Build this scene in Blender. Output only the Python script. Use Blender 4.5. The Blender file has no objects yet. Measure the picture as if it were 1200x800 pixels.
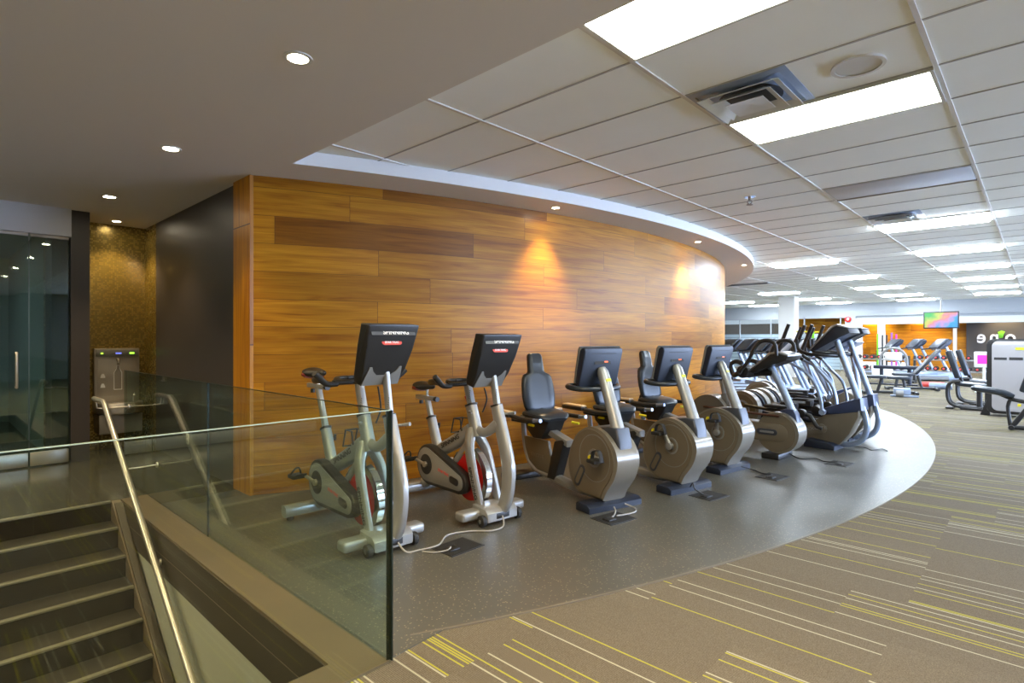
import bpy, bmesh, math, random
from mathutils import Vector, Matrix
random.seed(7)
C = bpy.context.scene.collection
R = math.radians
PI = math.pi

# ------------------------------------------------------------------ camera, world, exposure
EYE = 1.36
YAW = 43.4
cam_data = bpy.data.cameras.new('camera')
cam_data.sensor_width = 36
cam_data.lens = 655 * 36 / 1200
cam_data.shift_y = -2.3 / 1200
cam_data.clip_end = 200
cam = bpy.data.objects.new('camera', cam_data)
C.objects.link(cam)
cam.location = (0, 0, EYE)
cam.rotation_euler = (R(90), 0, R(YAW))
bpy.context.scene.camera = cam
sc = bpy.context.scene
sc.view_settings.view_transform = 'Standard'
sc.view_settings.look = 'None'
sc.view_settings.exposure = 1.2
sc.view_settings.gamma = 1
sc.view_settings.use_curve_mapping = False
world = bpy.data.worlds.new('world')
sc.world = world
world.use_nodes = True
world.node_tree.nodes['Background'].inputs[0].default_value = (0.52, 0.67, 1.0, 1)
world.node_tree.nodes['Background'].inputs[1].default_value = 9.0
TROFFER = 8.5
WASH = 85.0
DOWN = 30.0

HT, HS = 2.91, 2.795          # tile ceiling and plaster soffit heights

# ------------------------------------------------------------------ materials
def nt(m): return m.node_tree.nodes, m.node_tree.links
def mat(name, col, rough=0.5, metal=0.0, spec=0.5, bump=0.0, bscale=60, var=0.0, vscale=8, coat=0.0):
    m = bpy.data.materials.new(name); m.use_nodes = True
    n, l = nt(m); b = n['Principled BSDF']
    b.inputs['Base Color'].default_value = (*col, 1)
    b.inputs['Roughness'].default_value = rough
    b.inputs['Metallic'].default_value = metal
    b.inputs['Specular IOR Level'].default_value = spec
    b.inputs['Coat Weight'].default_value = coat
    tc = n.new('ShaderNodeTexCoord')
    if var > 0:
        no = n.new('ShaderNodeTexNoise'); no.inputs['Scale'].default_value = vscale; no.inputs['Detail'].default_value = 4
        l.new(tc.outputs['Object'], no.inputs['Vector'])
        mx = n.new('ShaderNodeMix'); mx.data_type = 'RGBA'
        mx.inputs[6].default_value = (*[c * (1 - var) for c in col], 1)
        mx.inputs[7].default_value = (*[min(1, c * (1 + var)) for c in col], 1)
        l.new(no.outputs['Fac'], mx.inputs[0]); l.new(mx.outputs[2], b.inputs['Base Color'])
    if bump > 0:
        no = n.new('ShaderNodeTexNoise'); no.inputs['Scale'].default_value = bscale; no.inputs['Detail'].default_value = 3
        l.new(tc.outputs['Object'], no.inputs['Vector'])
        bp = n.new('ShaderNodeBump'); bp.inputs['Strength'].default_value = bump; bp.inputs['Distance'].default_value = 0.005
        l.new(no.outputs['Fac'], bp.inputs['Height']); l.new(bp.outputs[0], b.inputs['Normal'])
    return m
def emis(name, col, st):
    m = bpy.data.materials.new(name); m.use_nodes = True
    b = m.node_tree.nodes['Principled BSDF']
    b.inputs['Base Color'].default_value = (*col, 1)
    b.inputs['Emission Color'].default_value = (*col, 1); b.inputs['Emission Strength'].default_value = st
    return m
def math_(n, l, op, a, b=None, c=None):
    x = n.new('ShaderNodeMath'); x.operation = op
    for i, v in enumerate((a, b, c)):
        if v is None: continue
        if isinstance(v, (int, float)): x.inputs[i].default_value = v
        else: l.new(v, x.inputs[i])
    return x.outputs[0]
def ramp(n, l, fac, stops):
    r = n.new('ShaderNodeValToRGB'); l.new(fac, r.inputs[0])
    e = r.color_ramp.elements
    e[0].position = stops[0][0]; e[0].color = (*stops[0][1], 1)
    e[1].position = stops[-1][0]; e[1].color = (*stops[-1][1], 1)
    for p, c in stops[1:-1]:
        q = e.new(p); q.color = (*c, 1)
    return r.outputs[0]
def mixc(n, l, fac, a, b, mode='MIX'):
    x = n.new('ShaderNodeMix'); x.data_type = 'RGBA'; x.blend_type = mode
    for i, v in ((0, fac), (6, a), (7, b)):
        if isinstance(v, (int, float)): x.inputs[i].default_value = v
        elif isinstance(v, tuple): x.inputs[i].default_value = (*v, 1)
        else: l.new(v, x.inputs[i])
    return x.outputs[2]

def wood_mat(name, H=0.245, L=1.9, gain=1.0, vertical=False):
    m = bpy.data.materials.new(name); m.use_nodes = True
    n, l = nt(m); b = n['Principled BSDF']
    tc = n.new('ShaderNodeTexCoord'); sx = n.new('ShaderNodeSeparateXYZ'); l.new(tc.outputs['UV'], sx.inputs[0])
    u, v = sx.outputs[0], sx.outputs[1]
    row = math_(n, l, 'FLOOR', math_(n, l, 'DIVIDE', v, H))
    w1 = n.new('ShaderNodeTexWhiteNoise'); w1.noise_dimensions = '1D'; l.new(row, w1.inputs['W'])
    us = math_(n, l, 'ADD', u, math_(n, l, 'MULTIPLY', w1.outputs['Value'], L * 3.7))
    pl = math_(n, l, 'FLOOR', math_(n, l, 'DIVIDE', us, L))
    w2 = n.new('ShaderNodeTexWhiteNoise'); w2.noise_dimensions = '2D'
    cb = n.new('ShaderNodeCombineXYZ'); l.new(row, cb.inputs[0]); l.new(pl, cb.inputs[1]); l.new(cb.outputs[0], w2.inputs['Vector'])
    rnd = w2.outputs['Value']
    gx = n.new('ShaderNodeCombineXYZ')
    l.new(math_(n, l, 'ADD', math_(n, l, 'MULTIPLY', us, 0.9), math_(n, l, 'MULTIPLY', rnd, 40)), gx.inputs[0])
    l.new(math_(n, l, 'MULTIPLY', v, 14.0), gx.inputs[1]); l.new(math_(n, l, 'MULTIPLY', rnd, 17), gx.inputs[2])
    n1 = n.new('ShaderNodeTexNoise'); n1.inputs['Scale'].default_value = 1.3; n1.inputs['Detail'].default_value = 5; n1.inputs['Distortion'].default_value = 0.8
    l.new(gx.outputs[0], n1.inputs['Vector'])
    gx2 = n.new('ShaderNodeCombineXYZ')
    l.new(math_(n, l, 'MULTIPLY', us, 3.0), gx2.inputs[0]); l.new(math_(n, l, 'MULTIPLY', v, 110), gx2.inputs[1]); l.new(rnd, gx2.inputs[2])
    n2 = n.new('ShaderNodeTexNoise'); n2.inputs['Scale'].default_value = 1.0; n2.inputs['Detail'].default_value = 3
    l.new(gx2.outputs[0], n2.inputs['Vector'])
    g = [gain * x for x in (1, 1, 1)]
    grain = ramp(n, l, n1.outputs['Fac'], [(0.27, (0.30 * gain, 0.100 * gain, 0.006)), (0.42, (0.46 * gain, 0.180 * gain, 0.008)), (0.58, (0.56 * gain, 0.240 * gain, 0.010)), (0.78, (0.64 * gain, 0.30 * gain, 0.016))])
    fine = ramp(n, l, n2.outputs['Fac'], [(0.3, (0.80, 0.78, 0.72)), (0.7, (1.08, 1.08, 1.08))])
    c1 = mixc(n, l, 1.0, grain, fine, 'MULTIPLY')
    tone = ramp(n, l, rnd, [(0.0, (0.54, 0.46, 0.46)), (0.18, (0.66, 0.60, 0.60)), (0.26, (0.86, 0.84, 0.8)), (0.7, (1, 1, 1)), (1.0, (1.18, 1.18, 1.1))])
    c2 = mixc(n, l, 1.0, c1, tone, 'MULTIPLY')
    fv = math_(n, l, 'FRACT', math_(n, l, 'DIVIDE', v, H)); fu = math_(n, l, 'FRACT', math_(n, l, 'DIVIDE', us, L))
    gap = math_(n, l, 'MAXIMUM', math_(n, l, 'LESS_THAN', fv, 0.014), math_(n, l, 'LESS_THAN', fu, 0.0022))
    c3 = mixc(n, l, gap, c2, (0.10, 0.04, 0.01))
    l.new(c3, b.inputs['Base Color'])
    b.inputs['Roughness'].default_value = 0.38; b.inputs['Specular IOR Level'].default_value = 0.28
    bp = n.new('ShaderNodeBump'); bp.inputs['Strength'].default_value = 0.04; bp.inputs['Distance'].default_value = 0.01
    l.new(n2.outputs['Fac'], bp.inputs['Height']); l.new(bp.outputs[0], b.inputs['Normal'])
    return m

def carpet_mat():
    m = bpy.data.materials.new('striped_carpet'); m.use_nodes = True
    n, l = nt(m); b = n['Principled BSDF']
    tc = n.new('ShaderNodeTexCoord'); sx = n.new('ShaderNodeSeparateXYZ'); l.new(tc.outputs['Object'], sx.inputs[0])
    x, y = sx.outputs[0], sx.outputs[1]
    ty = math_(n, l, 'FLOOR', math_(n, l, 'DIVIDE', y, 0.5))
    wt = n.new('ShaderNodeTexWhiteNoise'); wt.noise_dimensions = '1D'; l.new(ty, wt.inputs['W'])
    xs = math_(n, l, 'ADD', x, math_(n, l, 'MULTIPLY', math_(n, l, 'SNAP', wt.outputs['Value'], 0.25), 1.0))
    k = math_(n, l, 'FLOOR', math_(n, l, 'DIVIDE', y, 0.014))
    ti = math_(n, l, 'FLOOR', xs)
    cb = n.new('ShaderNodeCombineXYZ'); l.new(k, cb.inputs[0]); l.new(ti, cb.inputs[1])
    w = n.new('ShaderNodeTexWhiteNoise'); w.noise_dimensions = '2D'; l.new(cb.outputs[0], w.inputs['Vector'])
    r = w.outputs['Value']
    fr = math_(n, l, 'FRACT', math_(n, l, 'DIVIDE', y, 0.014))
    thin = math_(n, l, 'LESS_THAN', fr, 0.62)
    yel = math_(n, l, 'MULTIPLY', math_(n, l, 'LESS_THAN', r, 0.072), thin)
    crm = math_(n, l, 'MULTIPLY', math_(n, l, 'GREATER_THAN', r, 0.938), thin)
    no = n.new('ShaderNodeTexNoise'); no.inputs['Scale'].default_value = 260; no.inputs['Detail'].default_value = 2
    l.new(tc.outputs['Object'], no.inputs['Vector'])
    rib = math_(n, l, 'FRACT', math_(n, l, 'DIVIDE', y, 0.0085))
    base = ramp(n, l, no.outputs['Fac'], [(0.3, (0.100, 0.084, 0.061)), (0.7, (0.170, 0.144, 0.107))])
    ribc = ramp(n, l, rib, [(0.0, (0.6, 0.6, 0.6)), (0.3, (1.1, 1.1, 1.1)), (0.8, (1.1, 1.1, 1.1)), (1.0, (0.6, 0.6, 0.6))])
    base = mixc(n, l, 1.0, base, ribc, 'MULTIPLY')
    c = mixc(n, l, yel, base, (0.34, 0.32, 0.05))
    c = mixc(n, l, crm, c, (0.36, 0.345, 0.26))
    # tile to tile tone
    cb2 = n.new('ShaderNodeCombineXYZ'); l.new(ty, cb2.inputs[0]); l.new(ti, cb2.inputs[1])
    w3 = n.new('ShaderNodeTexWhiteNoise'); w3.noise_dimensions = '2D'; l.new(cb2.outputs[0], w3.inputs['Vector'])
    tone = ramp(n, l, w3.outputs['Value'], [(0, (0.93, 0.93, 0.93)), (1, (1.05, 1.05, 1.05))])
    c = mixc(n, l, 1.0, c, tone, 'MULTIPLY')
    l.new(c, b.inputs['Base Color']); b.inputs['Roughness'].default_value = 0.95; b.inputs['Specular IOR Level'].default_value = 0.15
    bp = n.new('ShaderNodeBump'); bp.inputs['Strength'].default_value = 0.4; bp.inputs['Distance'].default_value = 0.004
    l.new(no.outputs['Fac'], bp.inputs['Height']); l.new(bp.outputs[0], b.inputs['Normal'])
    return m

def rubber_mat():
    m = bpy.data.materials.new('speckled_rubber'); m.use_nodes = True
    n, l = nt(m); b = n['Principled BSDF']
    tc = n.new('ShaderNodeTexCoord')
    vo = n.new('ShaderNodeTexVoronoi'); vo.inputs['Scale'].default_value = 62; l.new(tc.outputs['Object'], vo.inputs['Vector'])
    sp = math_(n, l, 'LESS_THAN', vo.outputs['Distance'], 0.26)
    sc_ = n.new('ShaderNodeSeparateColor'); l.new(vo.outputs['Color'], sc_.inputs[0])
    pick = math_(n, l, 'GREATER_THAN', sc_.outputs[0], 0.5)
    f = math_(n, l, 'MULTIPLY', sp, pick)
    big = n.new('ShaderNodeTexNoise'); big.inputs['Scale'].default_value = 1.1; big.inputs['Detail'].default_value = 5; l.new(tc.outputs['Object'], big.inputs['Vector'])
    base = ramp(n, l, big.outputs['Fac'], [(0.25, (0.060, 0.060, 0.052)), (0.75, (0.088, 0.086, 0.074))])
    c = mixc(n, l, f, base, (0.25, 0.215, 0.145))
    l.new(c, b.inputs['Base Color'])
    rr = ramp(n, l, big.outputs['Fac'], [(0.3, (0.32, 0.32, 0.32)), (0.7, (0.40, 0.40, 0.40))])
    l.new(rr, b.inputs['Roughness']); b.inputs['Specular IOR Level'].default_value = 0.6
    b.inputs['Specular IOR Level'].default_value = 0.75
    return m

def tile_mat(name, ca, cb_, grout, size, gw, rough, metal=0.0, plane='XY', bump=0.3):
    m = bpy.data.materials.new(name); m.use_nodes = True
    n, l = nt(m); b = n['Principled BSDF']
    tc = n.new('ShaderNodeTexCoord'); sx = n.new('ShaderNodeSeparateXYZ'); l.new(tc.outputs['Object'], sx.inputs[0])
    d = {'X': 0, 'Y': 1, 'Z': 2}
    if plane == 'H':
        a = math_(n, l, 'ADD', sx.outputs[0], sx.outputs[1]); q = sx.outputs[2]
    else:
        a = sx.outputs[d[plane[0]]]; q = sx.outputs[d[plane[1]]]
    au = math_(n, l, 'DIVIDE', a, size[0]); qv = math_(n, l, 'DIVIDE', q, size[1])
    cb = n.new('ShaderNodeCombineXYZ'); l.new(math_(n, l, 'FLOOR', au), cb.inputs[0]); l.new(math_(n, l, 'FLOOR', qv), cb.inputs[1])
    w = n.new('ShaderNodeTexWhiteNoise'); w.noise_dimensions = '2D'; l.new(cb.outputs[0], w.inputs['Vector'])
    c = ramp(n, l, w.outputs['Value'], [(0, ca), (1, cb_)])
    g = math_(n, l, 'MAXIMUM', math_(n, l, 'LESS_THAN', math_(n, l, 'FRACT', au), gw), math_(n, l, 'LESS_THAN', math_(n, l, 'FRACT', qv), gw))
    c = mixc(n, l, g, c, grout)
    l.new(c, b.inputs['Base Color']); b.inputs['Metallic'].default_value = metal
    rr = ramp(n, l, w.outputs['Value'], [(0, (rough * .8,) * 3), (1, (rough * 1.2,) * 3)]); l.new(rr, b.inputs['Roughness'])
    bp = n.new('ShaderNodeBump'); bp.inputs['Strength'].default_value = bump; bp.inputs['Distance'].default_value = 0.002; bp.invert = True
    l.new(g, bp.inputs['Height']); l.new(bp.outputs[0], b.inputs['Normal'])
    return m

def glass_mat(name, tint=(0.80, 0.90, 0.86), k=1.0, base=0.03):
    m = bpy.data.materials.new(name); m.use_nodes = True
    n, l = nt(m); n.remove(n['Principled BSDF']); out = n['Material Output']
    t = n.new('ShaderNodeBsdfTransparent'); t.inputs[0].default_value = (*tint, 1)
    g = n.new('ShaderNodeBsdfGlossy'); g.inputs['Roughness'].default_value = 0.02; g.inputs[0].default_value = (0.95, 1, 0.98, 1)
    lw = n.new('ShaderNodeLayerWeight'); lw.inputs[0].default_value = 0.5
    f5 = math_(n, l, 'POWER', lw.outputs['Facing'], 5.0)
    fac = math_(n, l, 'MULTIPLY', math_(n, l, 'ADD', math_(n, l, 'MULTIPLY', f5, 0.9), base), k)
    mx = n.new('ShaderNodeMixShader'); l.new(fac, mx.inputs[0]); l.new(t.outputs[0], mx.inputs[1]); l.new(g.outputs[0], mx.inputs[2])
    l.new(mx.outputs[0], out.inputs[0])
    return m

M = {}
M['wood'] = wood_mat('teak_planks', gain=0.80)
M['woodfar'] = wood_mat('teak_planks_studio', gain=1.05)
M['carpet'] = carpet_mat()
M['rubber'] = rubber_mat()
M['lobby'] = tile_mat('lobby_floor_tile', (0.060, 0.056, 0.042), (0.072, 0.067, 0.050), (0.095, 0.090, 0.07), (1.2, 0.6), 0.008, 0.16)
M['mosaic'] = tile_mat('gold_mosaic', (0.25, 0.17, 0.030), (0.34, 0.235, 0.048), (0.07, 0.05, 0.015), (0.02, 0.02), 0.14, 0.26, 0.45, 'H', 0.5)
M['plaster'] = mat('soffit_plaster', (0.70, 0.665, 0.61), 0.9, bump=0.05, bscale=180)
M['fascia'] = mat('white_plaster', (0.80, 0.80, 0.79), 0.85, bump=0.03, bscale=180)
M['tile'] = mat('ceiling_tile', (0.88, 0.90, 0.85), 0.95, bump=0.25, bscale=320, var=0.03, vscale=3)
M['tbar'] = mat('ceiling_tbar', (0.66, 0.64, 0.60), 0.45)
M['darkwall'] = mat('charcoal_panel', (0.052, 0.045, 0.044), 0.42, bump=0.02)
M['white'] = mat('white_paint', (0.62, 0.62, 0.58), 0.6, bump=0.02, bscale=200)
M['greywall'] = mat('pale_grey_paint', (0.34, 0.36, 0.37), 0.8, bump=0.02)
M['drywall'] = mat('stairwell_plaster', (0.40, 0.41, 0.33), 0.9, bump=0.15, bscale=140)
M['taupe'] = mat('taupe_laminate', (0.135, 0.100, 0.062), 0.42, var=0.12, vscale=3)
M['darkbrown'] = mat('dark_brown_laminate', (0.040, 0.030, 0.019), 0.5, var=0.12, vscale=4)
M['tread'] = mat('stair_tread', (0.036, 0.032, 0.025), 0.4, bump=0.1, bscale=90)
M['riser'] = mat('stair_riser', (0.009, 0.009, 0.008), 0.5)
M['nosing'] = mat('stair_nosing', (0.22, 0.21, 0.16), 0.4, metal=0.2)
M['glass'] = glass_mat('balustrade_glass', (0.90, 0.955, 0.925), 1.0, 0.035)
M['doorglass'] = glass_mat('green_door_glass', (0.58, 0.72, 0.68), 1.0, 0.10)
M['farglass'] = glass_mat('partition_glass', (0.93, 0.97, 0.99), 1.2)
M['edge'] = mat('glass_edge', (0.010, 0.018, 0.015), 0.35, spec=0.3)
M['edgel'] = mat('glass_edge_pale', (0.35, 0.47, 0.42), 0.15)
M['frost'] = tile_mat('frosted_film', (0.50, 0.53, 0.54), (0.53, 0.56, 0.57), (0.22, 0.24, 0.25), (60, 0.16), 0.16, 0.5, 0, 'XZ', 0)
M['steel'] = mat('brushed_steel', (0.66, 0.63, 0.57), 0.34, metal=0.85, bump=0.05, bscale=200)
M['steeldark'] = mat('dark_steel', (0.34, 0.31, 0.26), 0.45, metal=0.5)
M['silver'] = mat('silver_paint', (0.33, 0.335, 0.33), 0.34, metal=0.45, bump=0.03, bscale=300, coat=0.3)
M['silverblue'] = mat('silver_blue_cast', (0.32, 0.40, 0.55), 0.3, metal=0.5, coat=0.3)  # blue cast of the cool light on silver put into the colour
M['chrome'] = mat('chrome', (0.85, 0.85, 0.85), 0.08, metal=1.0)
M['black'] = mat('black_plastic', (0.018, 0.018, 0.018), 0.38, bump=0.03, bscale=250)
M['blackm'] = mat('matte_black_rubber', (0.014, 0.014, 0.014), 0.7, bump=0.1, bscale=200)
M['navy'] = mat('dark_navy_plastic', (0.012, 0.018, 0.034), 0.42, bump=0.03, bscale=250)
M['vinyl'] = mat('black_vinyl', (0.020, 0.026, 0.034), 0.3, bump=0.06, bscale=120)
M['taupeshell'] = mat('taupe_plastic', (0.150, 0.124, 0.084), 0.33, bump=0.02, bscale=250, coat=0.2)
M['taupelight'] = mat('light_taupe_plastic', (0.225, 0.205, 0.165), 0.3, metal=0.25, coat=0.3)
M['collar'] = mat('slate_plastic', (0.040, 0.046, 0.060), 0.35)
M['collar_bluecast'] = mat('slate_plastic_blue_cast', (0.028, 0.042, 0.095), 0.32)  # slate collar with a blue colour cast put into its base colour
M['greyshell'] = mat('grey_plastic', (0.20, 0.20, 0.19), 0.35)
M['beige'] = mat('beige_wood_reflection', (0.62, 0.46, 0.30), 0.35)  # arm tops carry the reflected wood tone as base colour
M['red'] = mat('red_enamel', (0.50, 0.012, 0.010), 0.3)
M['redbadge'] = mat('red_badge', (0.62, 0.06, 0.05), 0.4)
M['yellow'] = mat('yellow_plastic', (0.80, 0.68, 0.01), 0.4)
M['yellowgreen'] = mat('lime_sticker', (0.62, 0.66, 0.03), 0.4)
M['label'] = mat('white_print', (0.75, 0.75, 0.75), 0.5)
M['dark'] = mat('dark_print', (0.03, 0.03, 0.03), 0.5)
M['cable'] = mat('grey_cable', (0.30, 0.29, 0.27), 0.5)
M['cableb'] = mat('black_cable', (0.02, 0.02, 0.02), 0.5)
M['rust'] = mat('brown_tube', (0.12, 0.055, 0.035), 0.35, metal=0.3)
M['redtip'] = mat('dark_red_vinyl', (0.22, 0.012, 0.012), 0.35)
M['green'] = mat('lime_green', (0.20, 0.62, 0.02), 0.5)
M['purple'] = mat('purple_foam', (0.30, 0.10, 0.42), 0.6)
M['pink'] = mat('pink_print', (0.80, 0.03, 0.35), 0.5)
M['towel'] = mat('white_towel', (0.85, 0.86, 0.88), 0.95, bump=0.5, bscale=60)
M['signgrey'] = mat('dark_sign_wall', (0.075, 0.066, 0.058), 0.8)
M['brownpanel'] = mat('brown_far_wall', (0.085, 0.065, 0.045), 0.7)
M['trof'] = emis('troffer_warm', (0.98, 1.0, 0.86), TROFFER)
M['trofc'] = emis('troffer_cool', (0.78, 0.88, 1.0), TROFFER * 3.0)
M['lamp'] = emis('halogen_lens', (1.0, 0.87, 0.62), 60)
M['lampf'] = emis('far_halogen_lens', (1.0, 0.93, 0.8), 12)
M['ledgreen'] = emis('green_led', (0.35, 1.0, 0.05), 1.2)
M['ledblue'] = emis('blue_display', (0.15, 0.2, 0.9), 0.6)
M['ledred'] = emis('red_led', (1.0, 0.12, 0.02), 0.8)

# ------------------------------------------------------------------ mesh helpers
def finish(o, angle=40):
    me = o.data
    if len(me.polygons):
        me.polygons.foreach_set('use_smooth', [True] * len(me.polygons))
        me.set_sharp_from_angle(angle=R(angle))
    return o
def obj(name, bm, m, parent=None, angle=40):
    me = bpy.data.meshes.new(name)
    bmesh.ops.recalc_face_normals(bm, faces=bm.faces[:])
    bm.to_mesh(me); bm.free()
    me.materials.append(m if not isinstance(m, str) else M[m])
    o = bpy.data.objects.new(name, me); C.objects.link(o)
    if parent: o.parent = parent
    return finish(o, angle)
def B(): return bmesh.new()
def box(bm, x0, x1, y0, y1, z0, z1, bev=0.0, seg=2, mx=None):
    vs = [bm.verts.new((x, y, z)) for x in (x0, x1) for y in (y0, y1) for z in (z0, z1)]
    idx = [(0, 1, 3, 2), (4, 6, 7, 5), (0, 4, 5, 1), (2, 3, 7, 6), (0, 2, 6, 4), (1, 5, 7, 3)]
    fs = [bm.faces.new([vs[i] for i in f]) for f in idx]
    geo = vs
    if bev > 0:
        es = list({e for f in fs for e in f.edges})
        r = bmesh.ops.bevel(bm, geom=es, offset=bev, segments=seg, profile=0.5, affect='EDGES')
        geo = list({v for f in r['faces'] for v in f.verts} | {v for v in vs if v.is_valid})
    if mx is not None: bmesh.ops.transform(bm, matrix=mx, verts=[v for v in geo if v.is_valid])
    return bm
def prism(bm, pts, y0, y1, bev=0.0, seg=2, axis='Y'):
    """polygon of (x,z) points pushed from y0 to y1; axis 'Z': (x,y) points from z0 to z1; axis 'X': (y,z) points"""
    def P(p, t):
        return (p[0], t, p[1]) if axis == 'Y' else ((p[0], p[1], t) if axis == 'Z' else (t, p[0], p[1]))
    a = [bm.verts.new(P(p, y0)) for p in pts]; b = [bm.verts.new(P(p, y1)) for p in pts]
    f1 = bm.faces.new(a); f2 = bm.faces.new(b[::-1])
    k = len(pts)
    for i in range(k): bm.faces.new([a[i], b[i], b[(i + 1) % k], a[(i + 1) % k]])
    if bev > 0:
        es = list(f1.edges) + list(f2.edges)
        bmesh.ops.bevel(bm, geom=es, offset=bev, segments=seg, profile=0.5, affect='EDGES')
    return bm
def smooth(pts, n=6):
    P = [Vector(p) for p in pts]
    if len(P) < 3: return P
    out = []
    for i in range(len(P) - 1):
        p0 = P[max(i - 1, 0)]; p1 = P[i]; p2 = P[i + 1]; p3 = P[min(i + 2, len(P) - 1)]
        for k in range(n):
            t = k / n
            out.append(0.5 * ((2 * p1) + (-p0 + p2) * t + (2 * p0 - 5 * p1 + 4 * p2 - p3) * t * t + (-p0 + 3 * p1 - 3 * p2 + p3) * t ** 3))
    out.append(P[-1]); return out
def tube(bm, pts, r, seg=12, ry=None, sm=0, sq=2.0, cap=True):
    """swept tube; r number or list per control point; ry: half-width across local Y (flattened section); sq>2 squarer"""
    P = [Vector(p) for p in pts]
    rr = r if isinstance(r, (list, tuple)) else [r] * len(P)
    if ry is None: rz = list(rr)
    else: rz = ry if isinstance(ry, (list, tuple)) else [ry] * len(P)
    if sm:
        def rs(a):
            o = []
            for i in range(len(a) - 1):
                for k in range(sm): o.append(a[i] + (a[i + 1] - a[i]) * k / sm)
            o.append(a[-1]); return o
        rr, rz = rs(list(rr)), rs(list(rz)); P = smooth(P, sm)
    rings = []
    up = None
    for i, p in enumerate(P):
        d = (P[min(i + 1, len(P) - 1)] - P[max(i - 1, 0)]).normalized()
        if up is None:
            y = Vector((0, 1, 0))
            if abs(d.dot(y)) > 0.9: y = Vector((1, 0, 0)) if abs(d.x) < 0.9 else Vector((0, 0, 1))
        else: y = up
        y = (y - d * y.dot(d)).normalized(); up = y
        x = d.cross(y)
        ring = []
        for k in range(seg):
            a = 2 * PI * k / seg
            ca, sa = math.cos(a), math.sin(a)
            ca = math.copysign(abs(ca) ** (2 / sq), ca); sa = math.copysign(abs(sa) ** (2 / sq), sa)
            ring.append(bm.verts.new(p + x * (rr[i] * ca) + y * (rz[i] * sa)))
        rings.append(ring)
    for a, b in zip(rings, rings[1:]):
        for k in range(seg): bm.faces.new([a[k], a[(k + 1) % seg], b[(k + 1) % seg], b[k]])
    if cap:
        bm.faces.new(rings[0][::-1]); bm.faces.new(rings[-1])
    return bm
def disc(bm, c, r, y0, y1, seg=36, bev=0.0, axis='Y'):
    """cylinder: (a,b) centre in the plane across the axis"""
    prism(bm, [(c[0] + r * math.cos(2 * PI * k / seg), c[1] + r * math.sin(2 * PI * k / seg)) for k in range(seg)], y0, y1, bev, 2, axis)
    return bm
def ring(bm, c, r1, r2, y0, y1, seg=36, axis='Y'):
    def P(r, k, t):
        a, b = c[0] + r * math.cos(2 * PI * k / seg), c[1] + r * math.sin(2 * PI * k / seg)
        return (a, t, b) if axis == 'Y' else ((a, b, t) if axis == 'Z' else (t, a, b))
    V = [[bm.verts.new(P(r, k, t)) for k in range(seg)] for r, t in ((r1, y0), (r2, y0), (r2, y1), (r1, y1))]
    for j in range(4):
        for k in range(seg): bm.faces.new([V[j][k], V[j][(k + 1) % seg], V[(j + 1) % 4][(k + 1) % seg], V[(j + 1) % 4][k]])
    return bm
def capsule_pts(c, half, r, ang, n=8):
    pts = []
    for s, a0 in ((1, -PI / 2), (-1, PI / 2)):
        for k in range(n + 1):
            a = a0 + PI * k / n
            pts.append((s * half + r * math.cos(a), r * math.sin(a)))
    ca, sa = math.cos(ang), math.sin(ang)
    return [(c[0] + x * ca - y * sa, c[1] + x * sa + y * ca) for x, y in pts]
def hull2(c1, r1, c2, r2, n=16):
    d = math.atan2(c2[1] - c1[1], c2[0] - c1[0]); L = math.hypot(c2[0] - c1[0], c2[1] - c1[1])
    b = math.acos((r1 - r2) / L)
    pts = [(c1[0] + r1 * math.cos(d + b + (2 * PI - 2 * b) * k / n), c1[1] + r1 * math.sin(d + b + (2 * PI - 2 * b) * k / n)) for k in range(n + 1)]
    pts += [(c2[0] + r2 * math.cos(d - b + 2 * b * k / n), c2[1] + r2 * math.sin(d - b + 2 * b * k / n)) for k in range(n + 1)]
    return pts
def text(name, s, size, loc, rot, m, parent=None, ext=0.0008, sx=1.0, bold=0.0, align='CENTER'):
    cu = bpy.data.curves.new(name, 'FONT'); cu.body = s; cu.size = size; cu.extrude = ext; cu.offset = bold
    cu.align_x = align; cu.align_y = 'CENTER'; cu.materials.append(M[m])
    tmp = bpy.data.objects.new('tmp', cu)
    me = bpy.data.meshes.new_from_object(tmp); bpy.data.objects.remove(tmp); bpy.data.curves.remove(cu)
    o = bpy.data.objects.new(name, me); C.objects.link(o)
    o.location = loc; o.rotation_euler = rot; o.scale = (sx, 1, 1)
    if parent: o.parent = parent
    return o
def tag(o, label=None, cat=None, group=None, kind=None):
    if label: o['label'] = label
    if cat: o['category'] = cat
    if group: o['group'] = group
    if kind: o['kind'] = kind
    return o
def thing(name, label, cat, loc=(0, 0, 0), rz=0, group=None):
    o = bpy.data.objects.new(name, None); C.objects.link(o)
    o.empty_display_size = 0.1
    o.location = loc; o.rotation_euler = (0, 0, R(rz)); return tag(o, label, cat, group)
def struct(name, bm, m, parent=None, angle=40):
    o = obj(name, bm, m, parent, angle)
    if not parent: o['kind'] = 'structure'
    return o
def kids(o): return [c for c in bpy.data.objects if c.parent == o]
def copy_tree(o, parent=None):
    c = o.copy(); C.objects.link(c); c.parent = parent
    for ch in kids(o): copy_tree(ch, c)
    return c
def dup(root, loc, rz, label, group=None):
    r = copy_tree(root); r.location = loc; r.rotation_euler = (0, 0, R(rz)); r['label'] = label
    if group: r['group'] = group
    return r
cy_, sy_ = math.cos(R(YAW)), math.sin(R(YAW))
def at(u, v, z=0.0):
    """floor-plan point seen at a pixel, at height z"""
    d = (EYE - z) / (v - 397.7); a = (u - 600) * d; b = 655 * d
    return (a * cy_ - b * sy_, a * sy_ + b * cy_)
def wallat(u, v, Y):
    a = (u - 600) / 655; d = (a * cy_ - sy_, a * sy_ + cy_); t = Y / d[1]
    return (t * d[0], EYE - (v - 397.7) / 655 * t)

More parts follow.
